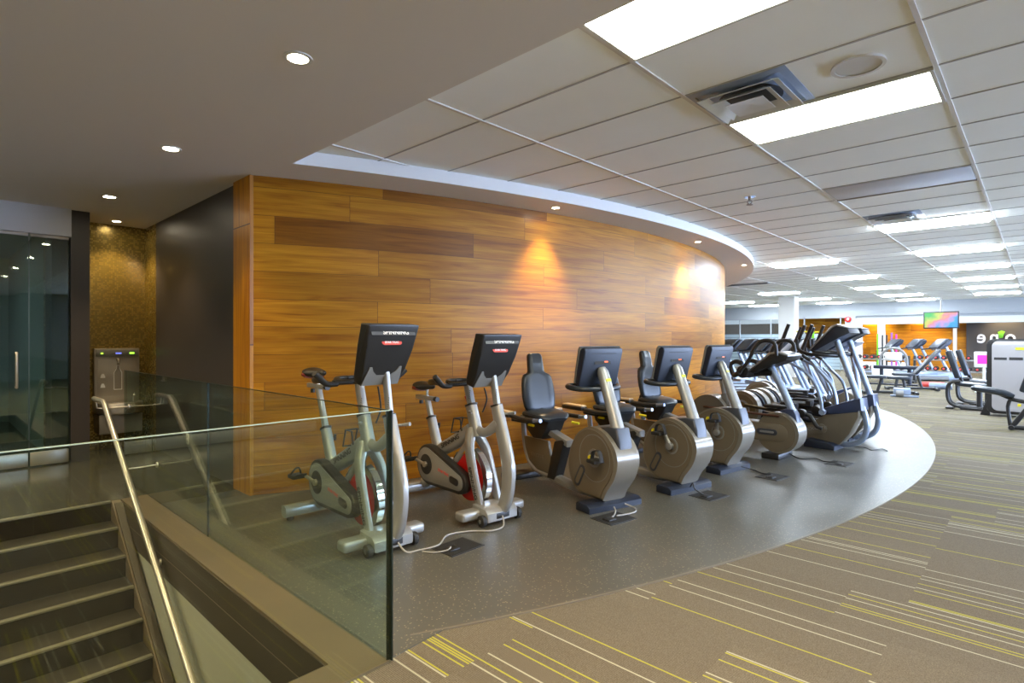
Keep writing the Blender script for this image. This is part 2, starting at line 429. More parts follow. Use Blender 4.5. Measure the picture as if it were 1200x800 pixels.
# ------------------------------------------------------------------ floors
bm = B()
box(bm, -2.02, 9, -4, 1.40, -0.14, -0.006); box(bm, -22, 9, 1.40, 29.6, -0.14, -0.006)
struct('floor_carpet', bm, 'carpet')
def arc(c, r, a0, a1, n): return [(c[0] + r * math.cos(R(a0 + (a1 - a0) * k / n)), c[1] + r * math.sin(R(a0 + (a1 - a0) * k / n))) for k in range(n + 1)]
FC, FR = (-13.63, 7.07), 12.77
pts = arc(FC, FR, -25.8, 62, 90)
pts[0] = (-2.02, 1.40)
bm = B(); prism(bm, [(-5.3, 1.36), (-2.02, 1.36)] + pts + [(-12, 18), (-5.3, 2.2)], -0.05, 0.0, axis='Z')
struct('floor_rubber', bm, 'rubber')
bm = B(); prism(bm, arc(FC, FR + 0.012, -25.6, 62, 90) + arc(FC, FR, 62, -25.6, 90), -0.03, 0.0015, axis='Z')
struct('trim_1', bm, mat('floor_edge_trim', (0.16, 0.14, 0.11), 0.4))
bm = B(); box(bm, -13, -5.69, -4, 2.2, -0.2, 0.0); box(bm, -5.69, -5.3, 1.36, 2.2, -0.2, 0.0)
struct('floor_lobby', bm, 'lobby')

bm = B(); box(bm, -5.69, -2.02, -4, -1.45, -0.2, 0.0); struct('floor_lobby_front', bm, 'lobby')
bm = B(); box(bm, -12.95, -12.8, -4, 2.2, 0, HS); struct('wall_far_left', bm, 'greywall')
bm = B(); box(bm, -8.6, -2.0, -1.6, 1.5, -2.8, -2.6); struct('floor_below', bm, 'lobby')

# ------------------------------------------------------------------ stairwell
bm = B(); box(bm, -5.69, -2.0, 1.17, 1.36, -0.02, 0.004)
struct('trim_2', bm, 'taupe')
bm = B(); box(bm, -2.16, -2.0, -1.3, 1.17, -0.02, 0.004)
struct('trim_3', bm, 'taupe')
bm = B(); box(bm, -5.69, -2.14, 1.165, 1.19, -0.30, -0.012); box(bm, -2.19, -2.14, -1.3, 1.165, -0.30, -0.012)
struct('trim_4', bm, 'darkbrown')
bm = B(); box(bm, -5.69, -2.14, 1.163, 1.165, -0.158, -0.154)
struct('trim_5', bm, 'taupe')
bm = B(); box(bm, -6.2, -2.14, 1.176, 1.34, -2.6, -0.29); struct('wall_stairwell_right', bm, 'drywall')
bm = B(); box(bm, -2.18, -2.04, -1.3, 1.175, -2.6, -0.29)
struct('wall_stairwell_front', bm, 'drywall')
bm = B(); box(bm, -5.69, -2.14, -1.45, -1.3, -2.6, -0.01)
struct('wall_stairwell_left', bm, 'drywall')
stair = thing('staircase', 'dark staircase going down beside the brown-edged glass balustrade', 'stairs', (-5.69, 0, 0))
RUN, RISE, NS = 0.247, 0.163, 12
bm = B()
prof = [(0, -0.01)]
for k in range(NS):
    prof += [(k * RUN, -(k + 1) * RISE - 0.012), ((k + 1) * RUN, -(k + 1) * RISE - 0.012)]
prof[0] = (0, -0.012)
prof += [(NS * RUN, -2.6), (0, -2.6)]
prism(bm, prof, -1.29, 1.10)
obj('riser', bm, 'riser', stair)
for k in range(NS + 1):
    z = -k * RISE
    if k:
        bm = B(); box(bm, (k - 1) * RUN + 0.001, k * RUN - 0.035, -1.29, 1.10, z - 0.012, z); obj('tread', bm, 'tread', stair)
    bm = B(); box(bm, k * RUN - 0.030, k * RUN + 0.012, -1.29, 1.10, z - 0.016, z + 0.002, 0.004, 1); obj('nosing', bm, 'nosing', stair)
SL = RISE / RUN
bm = B()
prism(bm, [(0.0, 0.0), (0.03, 0.0), (3.0, -3.0 * SL + 0.03), (3.0, -3.0 * SL - 0.3), (0.0, -0.3)], 1.10, 1.163)
obj('stringer', bm, 'taupe', stair)
bm = B()
prism(bm, [(0.07, -0.005), (0.09, -0.005), (3.0, -3.0 * SL + 0.045), (3.0, -3.0 * SL + 0.031)], 1.108, 1.163)
obj('stringer_cap', bm, 'darkbrown', stair)
bm = B(); box(bm, -2.73, -2.18, -1.29, 1.17, -2.6, -2.0); struct('floor_landing', bm, 'lobby')

rail = thing('handrail', 'stainless steel stair handrail sloping down beside the glass panels', 'handrail', (-5.94, 1.10, 0))
bm = B(); tube(bm, [(-0.42, 0, 0.815), (-0.06, 0, 0.815), (0, 0, 0.80), (3.3, 0, 0.80 - 3.3 * 0.632)], 0.021, 14)
obj('rail', bm, 'steel', rail)
for (x, zz, yend) in ((-0.30, 0.815, 0.25), (0.62, 0.80 - 0.62 * 0.632, 0.25), (1.45, 0.80 - 1.45 * 0.632, 0.06), (2.4, 0.8 - 2.4 * 0.632, 0.06)):
    bm = B(); tube(bm, [(x, 0, zz - 0.015), (x, 0.0, zz - 0.06), (x, 0.03, zz - 0.085), (x, yend, zz - 0.085)], 0.006, 8, sm=4)
    disc(bm, (x, zz - 0.085), 0.022, yend - 0.012, yend, 20)
    obj('bracket', bm, 'steel', rail)

# glass balustrade
bal = thing('glass_balustrade', 'frameless glass balustrade around the open stairwell with dark end edge', 'balustrade', (-4.16, 1.36, 0))
for (x0, x1) in ((-6.46, -4.170), (-4.158, -2.012)):
    bm = B(); box(bm, x0 + 4.16, x1 + 4.16, -0.006, 0.006, -0.1 if x0 > -5 else 0.0, 1.06)
    g = obj('glass_panel', bm, 'glass', bal)
    bm = B(); box(bm, x0 + 4.16, x1 + 4.16, -0.0062, 0.0062, 1.0602, 1.063); obj('edge', bm, 'edge', g)
    bm = B(); box(bm, x1 + 4.16 - 0.001, x1 + 4.16 + 0.003, -0.0066, 0.0066, 0.0, 1.06); obj('edge', bm, 'edge' , g)
bm = B(); box(bm, 2.154, 2.166, -2.66, 0.004, -0.1, 1.06)
g = obj('glass_panel', bm, 'glass', bal)
bm = B(); box(bm, 2.1538, 2.1662, -2.66, 0.004, 1.0602, 1.063); obj('edge', bm, 'edgel', g)
bm = B(); box(bm, 2.150, 2.170, 0.006, 0.012, 0.004, 1.061); obj('edge', bm, 'edge', g)

# ------------------------------------------------------------------ walls
WC, WR = (-15.42, 6.99), 11.56
a0 = math.degrees(math.atan2(1.96 - WC[1], -5.0 - WC[0]))
def curved_wall(name, m, c, r0, r1, a0, a1, n, z0, z1):
    bm = B(); uv = bm.loops.layers.uv.new('UVMap')
    V = []
    for k in range(n + 1):
        a = R(a0 + (a1 - a0) * k / n)
        V.append([bm.verts.new((c[0] + r * math.cos(a), c[1] + r * math.sin(a), z)) for r, z in ((r1, z0), (r1, z1), (r0, z1), (r0, z0))])
    L = R(a1 - a0) * r1
    for k in range(n):
        for j in range(4):
            f = bm.faces.new([V[k][j], V[k + 1][j], V[k + 1][(j + 1) % 4], V[k][(j + 1) % 4]])
            for lp in f.loops:
                i = k if lp.vert in V[k] else k + 1
                lp[uv].uv = (L * i / n, lp.vert.co.z)
    for i in (0, n):
        f = bm.faces.new(V[i])
        for lp in f.loops: lp[uv].uv = (lp.vert.co.y, lp.vert.co.z)
    return struct(name, bm, m)
curved_wall('wall_curved', 'wood', WC, WR - 0.25, WR, a0, 75, 150, 0.0, HS)
def wood_box(name, m, x0, x1, y0, y1, z0, z1, vertical=False):
    bm = B(); box(bm, x0, x1, y0, y1, z0, z1); uv = bm.loops.layers.uv.new('UVMap'); bm.normal_update()
    for f in bm.faces:
        for lp in f.loops:
            co = lp.vert.co
            h = co.y if abs(f.normal.x) > 0.5 else co.x
            lp[uv].uv = (co.z * 0.8 + 7, h + 0.12) if vertical else (h, co.z)
    return struct(name, bm, m)
wood_box('wall_wood_end', wood_mat('teak_upright', H=0.60, L=3.9), -5.37, -4.995, 1.965, 2.14, 0, HS, True)
bm = B(); box(bm, -7.96, -5.37, 2.0, 2.2, 0, HS); struct('wall_left', bm, 'darkwall')
bm = B(); box(bm, -8.0, -7.80, 1.14, 1.31, 0, HS); struct('wall_pier', bm, 'darkwall')
bm = B(); box(bm, -8.6, -8.45, 1.0, 2.2, 0, HS); struct('wall_niche_back', bm, 'mosaic')
bm = B(); box(bm, -8.45, -7.96, 2.0, 2.2, 0, HS); struct('wall_niche_right', bm, 'mosaic')
bm = B(); box(bm, -8.45, -8.0, 1.0, 1.31, 0, HS); struct('wall_niche_side', bm, 'darkwall')
bm = B(); box(bm, -7.96, -7.76, -4, 1.14, 2.49, HS); struct('wall_header', bm, mat('header_paint', (0.62, 0.63, 0.66), 0.8))
bm = B(); box(bm, -13, 9, -4.15, -4.0, 0, HS); struct('wall_rear', bm, 'greywall')
bm = B(); box(bm, 8.9, 9.0, -4.0, 6.0, 0, HT); struct('wall_right_unseen', bm, 'greywall')  # unseen wall added to keep world light out of the door glass
# room behind the glass doors
bm = B(); box(bm, -12.6, -12.45, -4, 1.14, 0, 2.7); struct('wall_corridor_end', bm, mat('corridor_paint', (0.42, 0.47, 0.46), 0.8))
bm = B(); box(bm, -12.5, -8.6, 1.0, 1.14, 0, 2.7); struct('wall_corridor_side', bm, mat('corridor_side_paint', (0.30, 0.34, 0.33), 0.8))
bm = B(); box(bm, -12.6, -7.96, -4, 1.14, 2.7, 2.79); struct('ceiling_corridor', bm, 'white')
# glass doors
def glass_door(name, y0, y1, handle):
    d = bpy.data.objects.new(name, None); C.objects.link(d); d.location = (-7.80, y0, 0); d['kind'] = 'structure'
    w = y1 - y0
    bm = B(); box(bm, -0.006, 0.006, 0.004, w - 0.004, 0.012, 2.47); obj('door_glass', bm, 'doorglass', d)
    bm = B(); box(bm, -0.02, 0.02, 0.006, w - 0.006, 0.015, 0.16, 0.004); obj('kick_plate', bm, 'steel', d)
    bm = B(); box(bm, -0.018, 0.018, 0.006, w - 0.006, 2.455, 2.488, 0.003); obj('top_rail', bm, 'steeldark', d)
    if handle:
        hy = w - 0.10
        bm = B(); tube(bm, [(0.0, hy, 1.22), (0.06, hy, 1.22), (0.065, hy, 1.20), (0.065, hy, 0.88), (0.06, hy, 0.86), (0.0, hy, 0.86)], 0.013, 10)
        obj('door_handle', bm, 'steel', d)
    return d
glass_door('door_1', -0.25, 0.785, True)
glass_door('door_2', 0.79, 1.125, False)
glass_door('door_3', -1.30, -0.255, False)
# a dark cabinet and mirror glimpsed behind the doors
cb = thing('storage_cabinet', 'dark storage cabinet behind the green glass doors', 'cabinet', (-11.9, -0.55, 0))
bm = B(); box(bm, -0.45, 0.0, -0.5, 0.5, 0.0, 1.75, 0.01); obj('body', bm, mat('teal_laminate', (0.05, 0.08, 0.08), 0.5), cb)
for k in range(3):
    bm = B(); box(bm, 0.002, 0.02, -0.48, 0.48, 0.06 + k * 0.56, 0.58 + k * 0.56, 0.004)
    d = obj('drawer', bm, mat('teal_front', (0.08, 0.12, 0.12), 0.4), cb)
    bm = B(); tube(bm, [(0.02, -0.15, 0.32 + k * 0.56), (0.045, -0.15, 0.32 + k * 0.56), (0.045, 0.15, 0.32 + k * 0.56), (0.02, 0.15, 0.32 + k * 0.56)], 0.007, 8); obj('handle', bm, 'steel', d)

# ------------------------------------------------------------------ ceilings
BC, BR = (-15.87, 7.09), 12.48
pts = [(9, -4.1), (9, 2.08)] + [(-4.437, 2.08)] + arc(BC, BR, -23.4, 75, 150) + [(-16, 19.2), (-16, -4.1)]
bm = B(); prism(bm, pts, HS, HT + 0.05, axis='Z'); o = struct('ceiling_soffit', bm, 'plaster')
bm = B(); prism(bm, arc(BC, BR + 0.006, -23.65, 75, 150) + arc(BC, BR, 75, -23.65, 150), HS, HT, axis='Z')
struct('trim_6', bm, 'fascia')
bm = B(); box(bm, -20, 9, 2.08, 29.6, HT + 0.0, HT + 0.1); struct('ceiling', bm, 'tile')
GX, GY = -1.650, 2.725
bm = B()
for i in range(-12, 9): 
    x = GX + i * 1.22; box(bm, x - 0.012, x + 0.012, 2.09, 27.48, HT - 0.009, HT)
struct('ceiling_grid', bm, 'tbar')
bm = B()
for j in range(-1, 41):
    y = GY + j * 0.61; box(bm, -17, 9, y - 0.007, y + 0.007, HT - 0.004, HT)
struct('ceiling_grid_cross', bm, mat('tbar_shaded', (0.42, 0.42, 0.40), 0.6))  # cross bars coloured darker for how light falls across their direction

def troffer(i, j, m, label, first=[None, None]):
    k = 0 if m == 'trof' else 1
    x0, y0 = GX + i * 1.22, GY + j * 0.61
    if first[k] is None:
        t = thing('ceiling_light', label, 'ceiling light', (x0 + 0.61, y0 + 0.305, HT), 0, 'fluorescent ceiling panels')
        bm = B(); box(bm, -0.597, 0.597, -0.292, 0.292, -0.008, 0.0)
        for a in ((-0.597, -0.577), (0.577, 0.597)): box(bm, a[0], a[1], -0.292, 0.292, -0.016, -0.008)
        for a in ((-0.292, -0.272), (0.272, 0.292)): box(bm, -0.577, 0.577, a[0], a[1], -0.016, -0.008)
        obj('frame', bm, 'white', t)
        bm = B(); box(bm, -0.575, 0.575, -0.270, 0.270, -0.013 if k == 0 else -0.045, -0.009, 0.002 if k == 0 else 0.02, 2); obj('diffuser', bm, m, t)  # cool diffusers hang lower so their glowing sides brighten the ceiling
        first[k] = t
    else: dup(first[k], (x0 + 0.61, y0 + 0.305, HT), 0, label)
troffer(0, -1, 'trof', 'largest fluorescent ceiling panel, cut by the top edge beside the plaster soffit')
troffer(0, 2, 'trof', 'bright fluorescent ceiling panel touching the square air diffuser and round speaker')
troffer(0, 10, 'trofc', 'fluorescent panel just beyond the second air diffuser and unlit panel')
names = ['second', 'third', 'fourth', 'fifth', 'sixth']
for q, j in enumerate((15, 20, 25, 30, 35)):
    troffer(0, j, 'trofc', 'fluorescent panel, %s behind the second air diffuser in the right-hand row' % names[q])
for q, j in enumerate((15, 21, 27, 33, 38)):
    troffer(-2, j, 'trofc', 'fluorescent panel in the row left of the air diffusers, %s one back' % ['first', 'second', 'third', 'fourth', 'fifth'][q])
for q, j in enumerate((27, 33, 38)):
    troffer(-4.3, j, 'trofc', 'fluorescent panel beside the white column, %s one back' % ['first', 'second', 'third'][q])
for q, j in enumerate((33, 38)):
    troffer(-6.6, j, 'trofc', 'fluorescent panel close to the end of the curved wood wall, %s' % ['nearer one', 'farther one'][q])
# unseen panels added on the right to brighten the room
for q, j in enumerate((4, 10, 16, 22, 28)):
    troffer(3, j, 'trofc', 'added fluorescent panel out of view to the right, brightening the room')

t = thing('unlit_ceiling_panel', 'long unlit bluish panel in the ceiling behind the bright fluorescent light', 'ceiling panel', (GX + 0.61, GY + 6.5 * 0.61, HT))
bm = B(); box(bm, -0.59, 0.59, -0.285, 0.285, -0.010, 0.0, 0.003); obj('lens', bm, mat('acrylic_lens', (0.62, 0.66, 0.74), 0.6), t)
bm = B(); box(bm, -0.597, 0.597, 0.287, 0.30, -0.02, 0.0); obj('frame', bm, 'steeldark', t)

def diffuser(loc, label):
    t = thing('air_diffuser', label, 'air vent', loc, 0, 'square ceiling air diffusers')
    bm = B()
    for a, b, z0, z1 in ((0.297, 0.262, -0.010, -0.002),):
        pass
    def frus(bm, ro, ri, zo, zi):
        V = [[bm.verts.new((sx * r, sy * r, z)) for sx, sy in ((-1, -1), (1, -1), (1, 1), (-1, 1))] for r, z in ((ro, zo), (ri, zi), (ri, zi - 0.003), (ro, zo - 0.003))]
        for j in range(4):
            for k in range(4): bm.faces.new([V[j][k], V[j][(k + 1) % 4], V[(j + 1) % 4][(k + 1) % 4], V[(j + 1) % 4][k]])
    frus(bm, 0.297, 0.255, -0.002, -0.012)
    obj('frame', bm, 'silverblue', t)
    bm = B(); box(bm, -0.25, 0.25, -0.25, 0.25, -0.004, -0.001); obj('back_plate', bm, 'silverblue', t)
    bm = B(); disc(bm, (0.0, -0.0), 0.19, -0.008, -0.004, 32, axis='Z'); obj('duct_shade', bm, 'black', t)  # dark disc put in for the shade of the open duct
    for ro, ri, zo, zi in ((0.245, 0.195, -0.040, -0.012), (0.18, 0.125, -0.052, -0.014), (0.115, 0.0001, -0.062, -0.045)):
        bm = B(); frus(bm, ro, ri, zo, zi); obj('cone', bm, mat('vent_metal', (0.72, 0.73, 0.72), 0.3, metal=0.15) if 'vent_metal' not in bpy.data.materials else bpy.data.materials['vent_metal'], t)
    return t
dv = diffuser((GX + 0.305, GY + 1.5 * 0.61, HT), 'square metal air diffuser beside the round ceiling speaker')
dup(dv, (GX + 0.305, GY + 9.4 * 0.61, HT), 0, 'square metal air diffuser farther back, behind the unlit panel')
t = thing('ceiling_speaker', 'round white speaker grille in the ceiling beside the air diffuser', 'speaker', (GX + 0.90, GY + 1.5 * 0.61, HT))
bm = B(); ring(bm, (0, 0), 0.115, 0.135, -0.012, 0.0, axis='Z'); obj('rim', bm, 'tbar', t)
bm = B(); disc(bm, (0, 0), 0.114, -0.006, 0.0, axis='Z'); obj('grille', bm, mat('speaker_cloth', (0.66, 0.65, 0.60), 0.9, bump=0.6, bscale=500), t)
t = thing('ceiling_sprinkler', 'small metal sprinkler head in the tiles before the curved bulkhead', 'sprinkler', (-2.29, 6.17, HT))
bm = B(); disc(bm, (0, 0), 0.035, -0.006, 0.0, 20, axis='Z'); obj('escutcheon', bm, 'chrome', t)
bm = B(); tube(bm, [(0, 0, -0.006), (0, 0, -0.03)], 0.011, 10); tube(bm, [(0.012, 0, -0.03), (0.014, 0, -0.045), (0, 0, -0.058)], 0.003, 6); tube(bm, [(-0.012, 0, -0.03), (-0.014, 0, -0.045), (0, 0, -0.058)], 0.003, 6); disc(bm, (0, 0), 0.02, -0.062, -0.058, 16, axis='Z')
obj('head', bm, 'steeldark', t)
t.scale = (1.7, 1.7, 1.5)
t = thing('slot_vent', 'long dark slot vent in the ceiling past the curved bulkhead tip', 'air vent', (-5.95, 15.8, HT))
bm = B(); box(bm, -0.6, 0.6, -0.10, 0.10, -0.03, 0.0, 0.004); obj('body', bm, 'greyshell', t)
bm = B()
for k in range(4): box(bm, -0.57, 0.57, -0.08 + k * 0.045, -0.06 + k * 0.045, -0.034, -0.03)
obj('grille', bm, 'black', t)

# downlights
def downlight(loc, label, power, size=0.055, cone=100, blend=0.6, tilt=None, first=[None]):
    if first[0] is None:
        t = thing('downlight', label, 'downlight', (0, 0, HS), 0, 'recessed downlights in the plaster soffit')
        bm = B(); ring(bm, (0, 0), 0.05, 0.072, -0.006, 0.0, 32, 'Z'); obj('trim_ring', bm, 'white', t)
        bm = B(); disc(bm, (0, 0), 0.050, -0.0035, -0.001, 24, axis='Z'); obj('lens', bm, 'lamp', t)
        first[0] = t
    else: t = copy_tree(first[0]); t['label'] = label
    t.location = (loc[0], loc[1], HS)
    s = size / 0.055; t.scale = (s, s, 1)
    ld = bpy.data.lights.new('spot', 'SPOT'); ld.energy = power; ld.color = (1.0, 0.74, 0.40); ld.spot_size = R(cone); ld.spot_blend = blend; ld.shadow_soft_size = 0.04
    lo = bpy.data.objects.new('spot_light', ld); C.objects.link(lo); lo.location = (loc[0], loc[1], HS - 0.02)
    if tilt: lo.rotation_euler = tilt
    return t
downlight((-2.75, 1.32), 'brightest downlight in the soffit, upper left above the stairwell', DOWN * 1.1)
downlight((-4.75, 1.29), 'second downlight in the soffit row above the stairwell', DOWN)
downlight((-6.79, 1.30), 'third downlight in the soffit row, in front of the glass doors', DOWN)
downlight((-8.14, 1.63), 'small downlight inside the gold mosaic niche', DOWN * 1.0, 0.045)
downlight((-3.83, 4.74), 'downlight washing the curved wood wall above the recumbent bikes', WASH, 0.04, 75, 0.9, (R(0), R(6), 0))
downlight((-3.65, 7.83), 'downlight washing the curved wood wall farther along', WASH, 0.04, 75, 0.9, (0, R(6), 0))
downlight((-4.15, 10.89), 'downlight under the outer tip of the curved bulkhead', WASH * 0.8, 0.04, 75, 0.9)
for q, (x, y) in enumerate(((-6.8, -1.4), (-4.75, -1.4), (-2.75, -1.4), (-0.7, -1.4), (1.4, -1.4), (-0.7, 1.3), (1.4, 1.3), (3.4, 0.0))):  # unseen downlights added so their bounce warms and brightens the soffit
    o = downlight((x, y), 'added downlight in the soffit, unseen behind or beside the viewer', DOWN * 2.8, 0.055, 150, 0.5)
    o['group'] = 'added downlights out of view'
# lamp added behind the doors to light the corridor
t = thing('corridor_fill_lamp', 'added flat ceiling lamp lighting the corridor behind the green glass doors', 'ceiling light', (-10.0, -0.6, 2.7))
bm = B(); box(bm, -0.3, 0.3, -0.3, 0.3, -0.03, 0, 0.004); obj('housing', bm, 'white', t)
bm = B(); box(bm, -0.27, 0.27, -0.27, 0.27, -0.036, -0.031); obj('diffuser', bm, emis('corridor_diffuser', (0.85, 1.0, 0.95), 6.0), t)

# ------------------------------------------------------------------ far wall
YB = 27.5
bm = B(); box(bm, -17, 9, YB, YB + 0.2, 2.36, HT + 0.05); struct('wall_back_upper', bm, 'greywall')
bm = B(); box(bm, -6.15, -5.75, YB, YB + 0.2, 0, 2.36); struct('wall_back', bm, 'greywall')
bm = B()
box(bm, -5.75, 9, YB - 0.04, YB + 0.16, 2.0, 2.25); box(bm, -5.75, -5.52, YB - 0.04, YB + 0.16, 0, 2.0)
box(bm, -4.95, -4.70, YB - 0.04, YB + 0.16, 0.35, 2.0); box(bm, -2.46, -2.36, YB - 0.04, YB + 0.16, 0.1, 2.0)
struct('trim_7', bm, 'white')
bm = B(); box(bm, -5.75, -4.0, YB - 0.25, YB + 0.16, 0.12, 0.42, 0.01); struct('trim_8', bm, 'white')
bm = B(); box(bm, -5.75, -4.0, YB - 0.2, YB + 0.16, 0.0, 0.12); struct('baseboard_back', bm, 'black')
bm = B(); box(bm, -5.75, 9, YB + 0.1, YB + 0.16, 2.25, 2.4); struct('wall_back_band', bm, 'greywall')
YR = 29.4
wood_box('wall_studio', 'woodfar', -9, -2.2, YR, YR + 0.1, 0, 2.9)
bm = B(); box(bm, -2.2, 9, YR - 0.1, YR + 0.1, 0, 2.9); struct('wall_mirrored_sign', bm, 'signgrey')  # dark wall of the mirror reflection built as a solid wall
bm = B(); box(bm, -17, 9, YB + 0.2, YR + 0.1, HT - 0.1, HT + 0.05); struct('ceiling_studio', bm, 'white')
# mirror reflection of a sign built as solid letters that read backwards
sgn = thing('mirrored_sign', 'sign reflection built as large pale backward letters with a green accent on dark wall', 'sign', (0, YR - 0.13, 0))
for ch, u0, m, s in (('e', 1150, 'label', 1), ('n', 1165, 'label', 1), ('o', 1184, 'label', 1)):
    x, z = wallat(u0, 394.5, YR - 0.13)
    o = text('letter', ch, 0.72, (x, 0, z - 0.02), (R(90), 0, 0), m, sgn, 0.02, 1.0, 0.012); o.scale = (-0.85, 1, 1)
for (u0, v0, a, b) in ((1173.5, 391.5, 0.11, 0.14), (1166.5, 398.5, 0.05, 0.05)):
    x, z = wallat(u0, v0, YR - 0.13)
    bm = B(); prism(bm, [(x - a, z + b * 0.6), (x, z + b), (x + a, z + b * 0.7), (x + a * 0.6, z), (x + a * 0.4, z - b), (x - a * 0.6, z - b * 1.1), (x - a * 0.7, z)], -0.03, 0.01, 0.004)
    obj('accent', bm, 'green', sgn)
for x in (-5.3, -3.55, -1.0, 0.4):
    t = thing('studio_spot', 'small round spotlight in the studio ceiling behind the white frame', 'spotlight', (x, YR - 0.35, HT - 0.1), 0, 'studio ceiling spotlights')
    bm = B(); disc(bm, (0, 0), 0.07, -0.02, 0, 20, axis='Z'); obj('rim', bm, 'white', t)
    bm = B(); disc(bm, (0, 0), 0.055, -0.024, -0.02, 20, axis='Z'); obj('lens', bm, 'lampf', t)
    ld = bpy.data.lights.new('spot', 'SPOT'); ld.energy = 160; ld.color = (1, 0.8, 0.5); ld.spot_size = R(100); ld.spot_blend = 0.8
    lo = bpy.data.objects.new('spot_light', ld); C.objects.link(lo); lo.location = (x, YR - 0.35, HT - 0.14)
# glazed partition on the left of the far wall
bm = B(); box(bm, -17, -6.15, YB + 0.02, YB + 0.04, 0.0, 2.36); struct('window_1', bm, 'farglass')
bm = B(); box(bm, -17, -6.15, YB + 0.045, YB + 0.055, 0.05, 1.62); struct('window_1_film', bm, 'frost')
bm = B()
for k in range(8): box(bm, -16.5 + k * 1.45, -16.46 + k * 1.45, YB - 0.01, YB + 0.06, 0, 2.4)
box(bm, -17, -6.15, YB - 0.01, YB + 0.06, 2.30, 2.37)
struct('window_1_frame', bm, 'greywall')
bm = B(); box(bm, -22, -6, 33, 33.2, 0, 2.25); struct('wall_far_room', bm, 'brownpanel')
bm = B(); box(bm, -22, -6, 32.9, 33.1, 2.25, 3.2); struct('wall_far_room_upper', bm, 'white')
bm = B(); box(bm, -22, -6, YB + 0.2, 33.2, HT + 0.05, HT + 0.1); struct('ceiling_far_room', bm, 'white')
bm = B(); box(bm, -22, -5.9, YB + 0.2, 33.2, -0.1, 0.0); box(bm, -6, 9, 29.6, 29.7, -0.1, 2.9); struct('floor_far_room', bm, 'greyshell')
bm = B(); box(bm, -22.2, -22, 19, 33.2, 0, 3.2); struct('wall_far_side_unseen', bm, 'greywall')  # unseen wall added to shut world light out of the far room
bm = B(); box(bm, -16.2, -16.0, 18.0, 27.5, 0, HT); struct('wall_hall_left_unseen', bm, 'greywall')  # unseen wall added to stop world light reflecting in the partition glass
bm = B(); box(bm, -16.2, -12.2, 18.0, 18.2, 0, HT); struct('wall_hall_near_unseen', bm, 'greywall')  # joins the added wall above, closing the hall against world light
for q, x in enumerate((-13.5, -11.6, -9.6)):
    t = thing('far_room_lamp', 'bright ceiling lamp seen through the far glass partition, %s' % ['leftmost', 'middle one', 'nearest the column'][q], 'ceiling light', (x, 30.3, HT + 0.04), 0)
    bm = B(); box(bm, -0.6, 0.6, -0.3, 0.3, -0.04, 0, 0.01); obj('housing', bm, 'white', t)
    bm = B(); box(bm, -0.56, 0.56, -0.26, 0.26, -0.045, -0.04); obj('diffuser', bm, 'trofc', t)
bm = B(); box(bm, -6.98, -6.44, 21.6, 22.1, 0, HT); struct('pillar', bm, 'white')
# alarm and television
x, z = wallat(994, 374, YB)
t = thing('fire_alarm_bell', 'round red fire alarm bell high on the far grey wall', 'alarm bell', (x, YB, z))
bm = B(); disc(bm, (0, 0), 0.13, -0.06, 0.0, 28, 0.02); obj('gong', bm, 'red', t)
bm = B(); disc(bm, (0, 0), 0.05, -0.075, -0.06, 20, 0.005); obj('hub', bm, 'label', t)
YT = 26.4
x0, z1 = wallat(1082, 365.5, YT); x1, z0 = wallat(1124, 384.5, YT)
t = thing('television', 'wide flat television hung from the ceiling, showing a bright colourful picture', 'television', ((x0 + x1) / 2, YT, (z0 + z1) / 2))
w, h = (x1 - x0) / 2, (z1 - z0) / 2
bm = B(); box(bm, -w, w, 0.0, 0.07, -h, h, 0.01); obj('housing', bm, 'black', t)
def tv_mat():
    m = bpy.data.materials.new('tv_picture'); m.use_nodes = True; n, l = nt(m); b = n['Principled BSDF']
    tc = n.new('ShaderNodeTexCoord'); sx = n.new('ShaderNodeSeparateXYZ'); l.new(tc.outputs['Object'], sx.inputs[0])
    no = n.new('ShaderNodeTexNoise'); no.inputs['Scale'].default_value = 3; l.new(tc.outputs['Object'], no.inputs['Vector'])
    f = math_(n, l, 'ADD', math_(n, l, 'MULTIPLY', math_(n, l, 'SUBTRACT', sx.outputs[0], math_(n, l, 'MULTIPLY', sx.outputs[2], 1.2)), 0.55), math_(n, l, 'MULTIPLY', no.outputs['Fac'], 0.9))
    c = ramp(n, l, f, [(0.05, (0.05, 0.65, 0.12)), (0.3, (0.75, 0.85, 0.15)), (0.42, (0.95, 0.35, 0.35)), (0.58, (0.75, 0.4, 0.8)), (0.75, (0.05, 0.5, 0.95)), (1.0, (0.03, 0.25, 0.7))])
    b.inputs['Base Color'].default_value = (0.01, 0.01, 0.01, 1); b.inputs['Roughness'].default_value = 0.3; l.new(c, b.inputs['Emission Color']); b.inputs['Emission Strength'].default_value = 0.42
    return m
bm = B(); box(bm, -w + 0.04, w - 0.04, -0.004, 0.0, -h + 0.04, h - 0.04); obj('screen', bm, tv_mat(), t)
bm = B(); tube(bm, [(0, 0.1, 0), (0, 0.1, HT - (z0 + z1) / 2)], 0.03, 10); box(bm, -0.15, 0.15, 0.07, 0.1, -0.15, 0.15); obj('ceiling_mount', bm, 'greyshell', t)

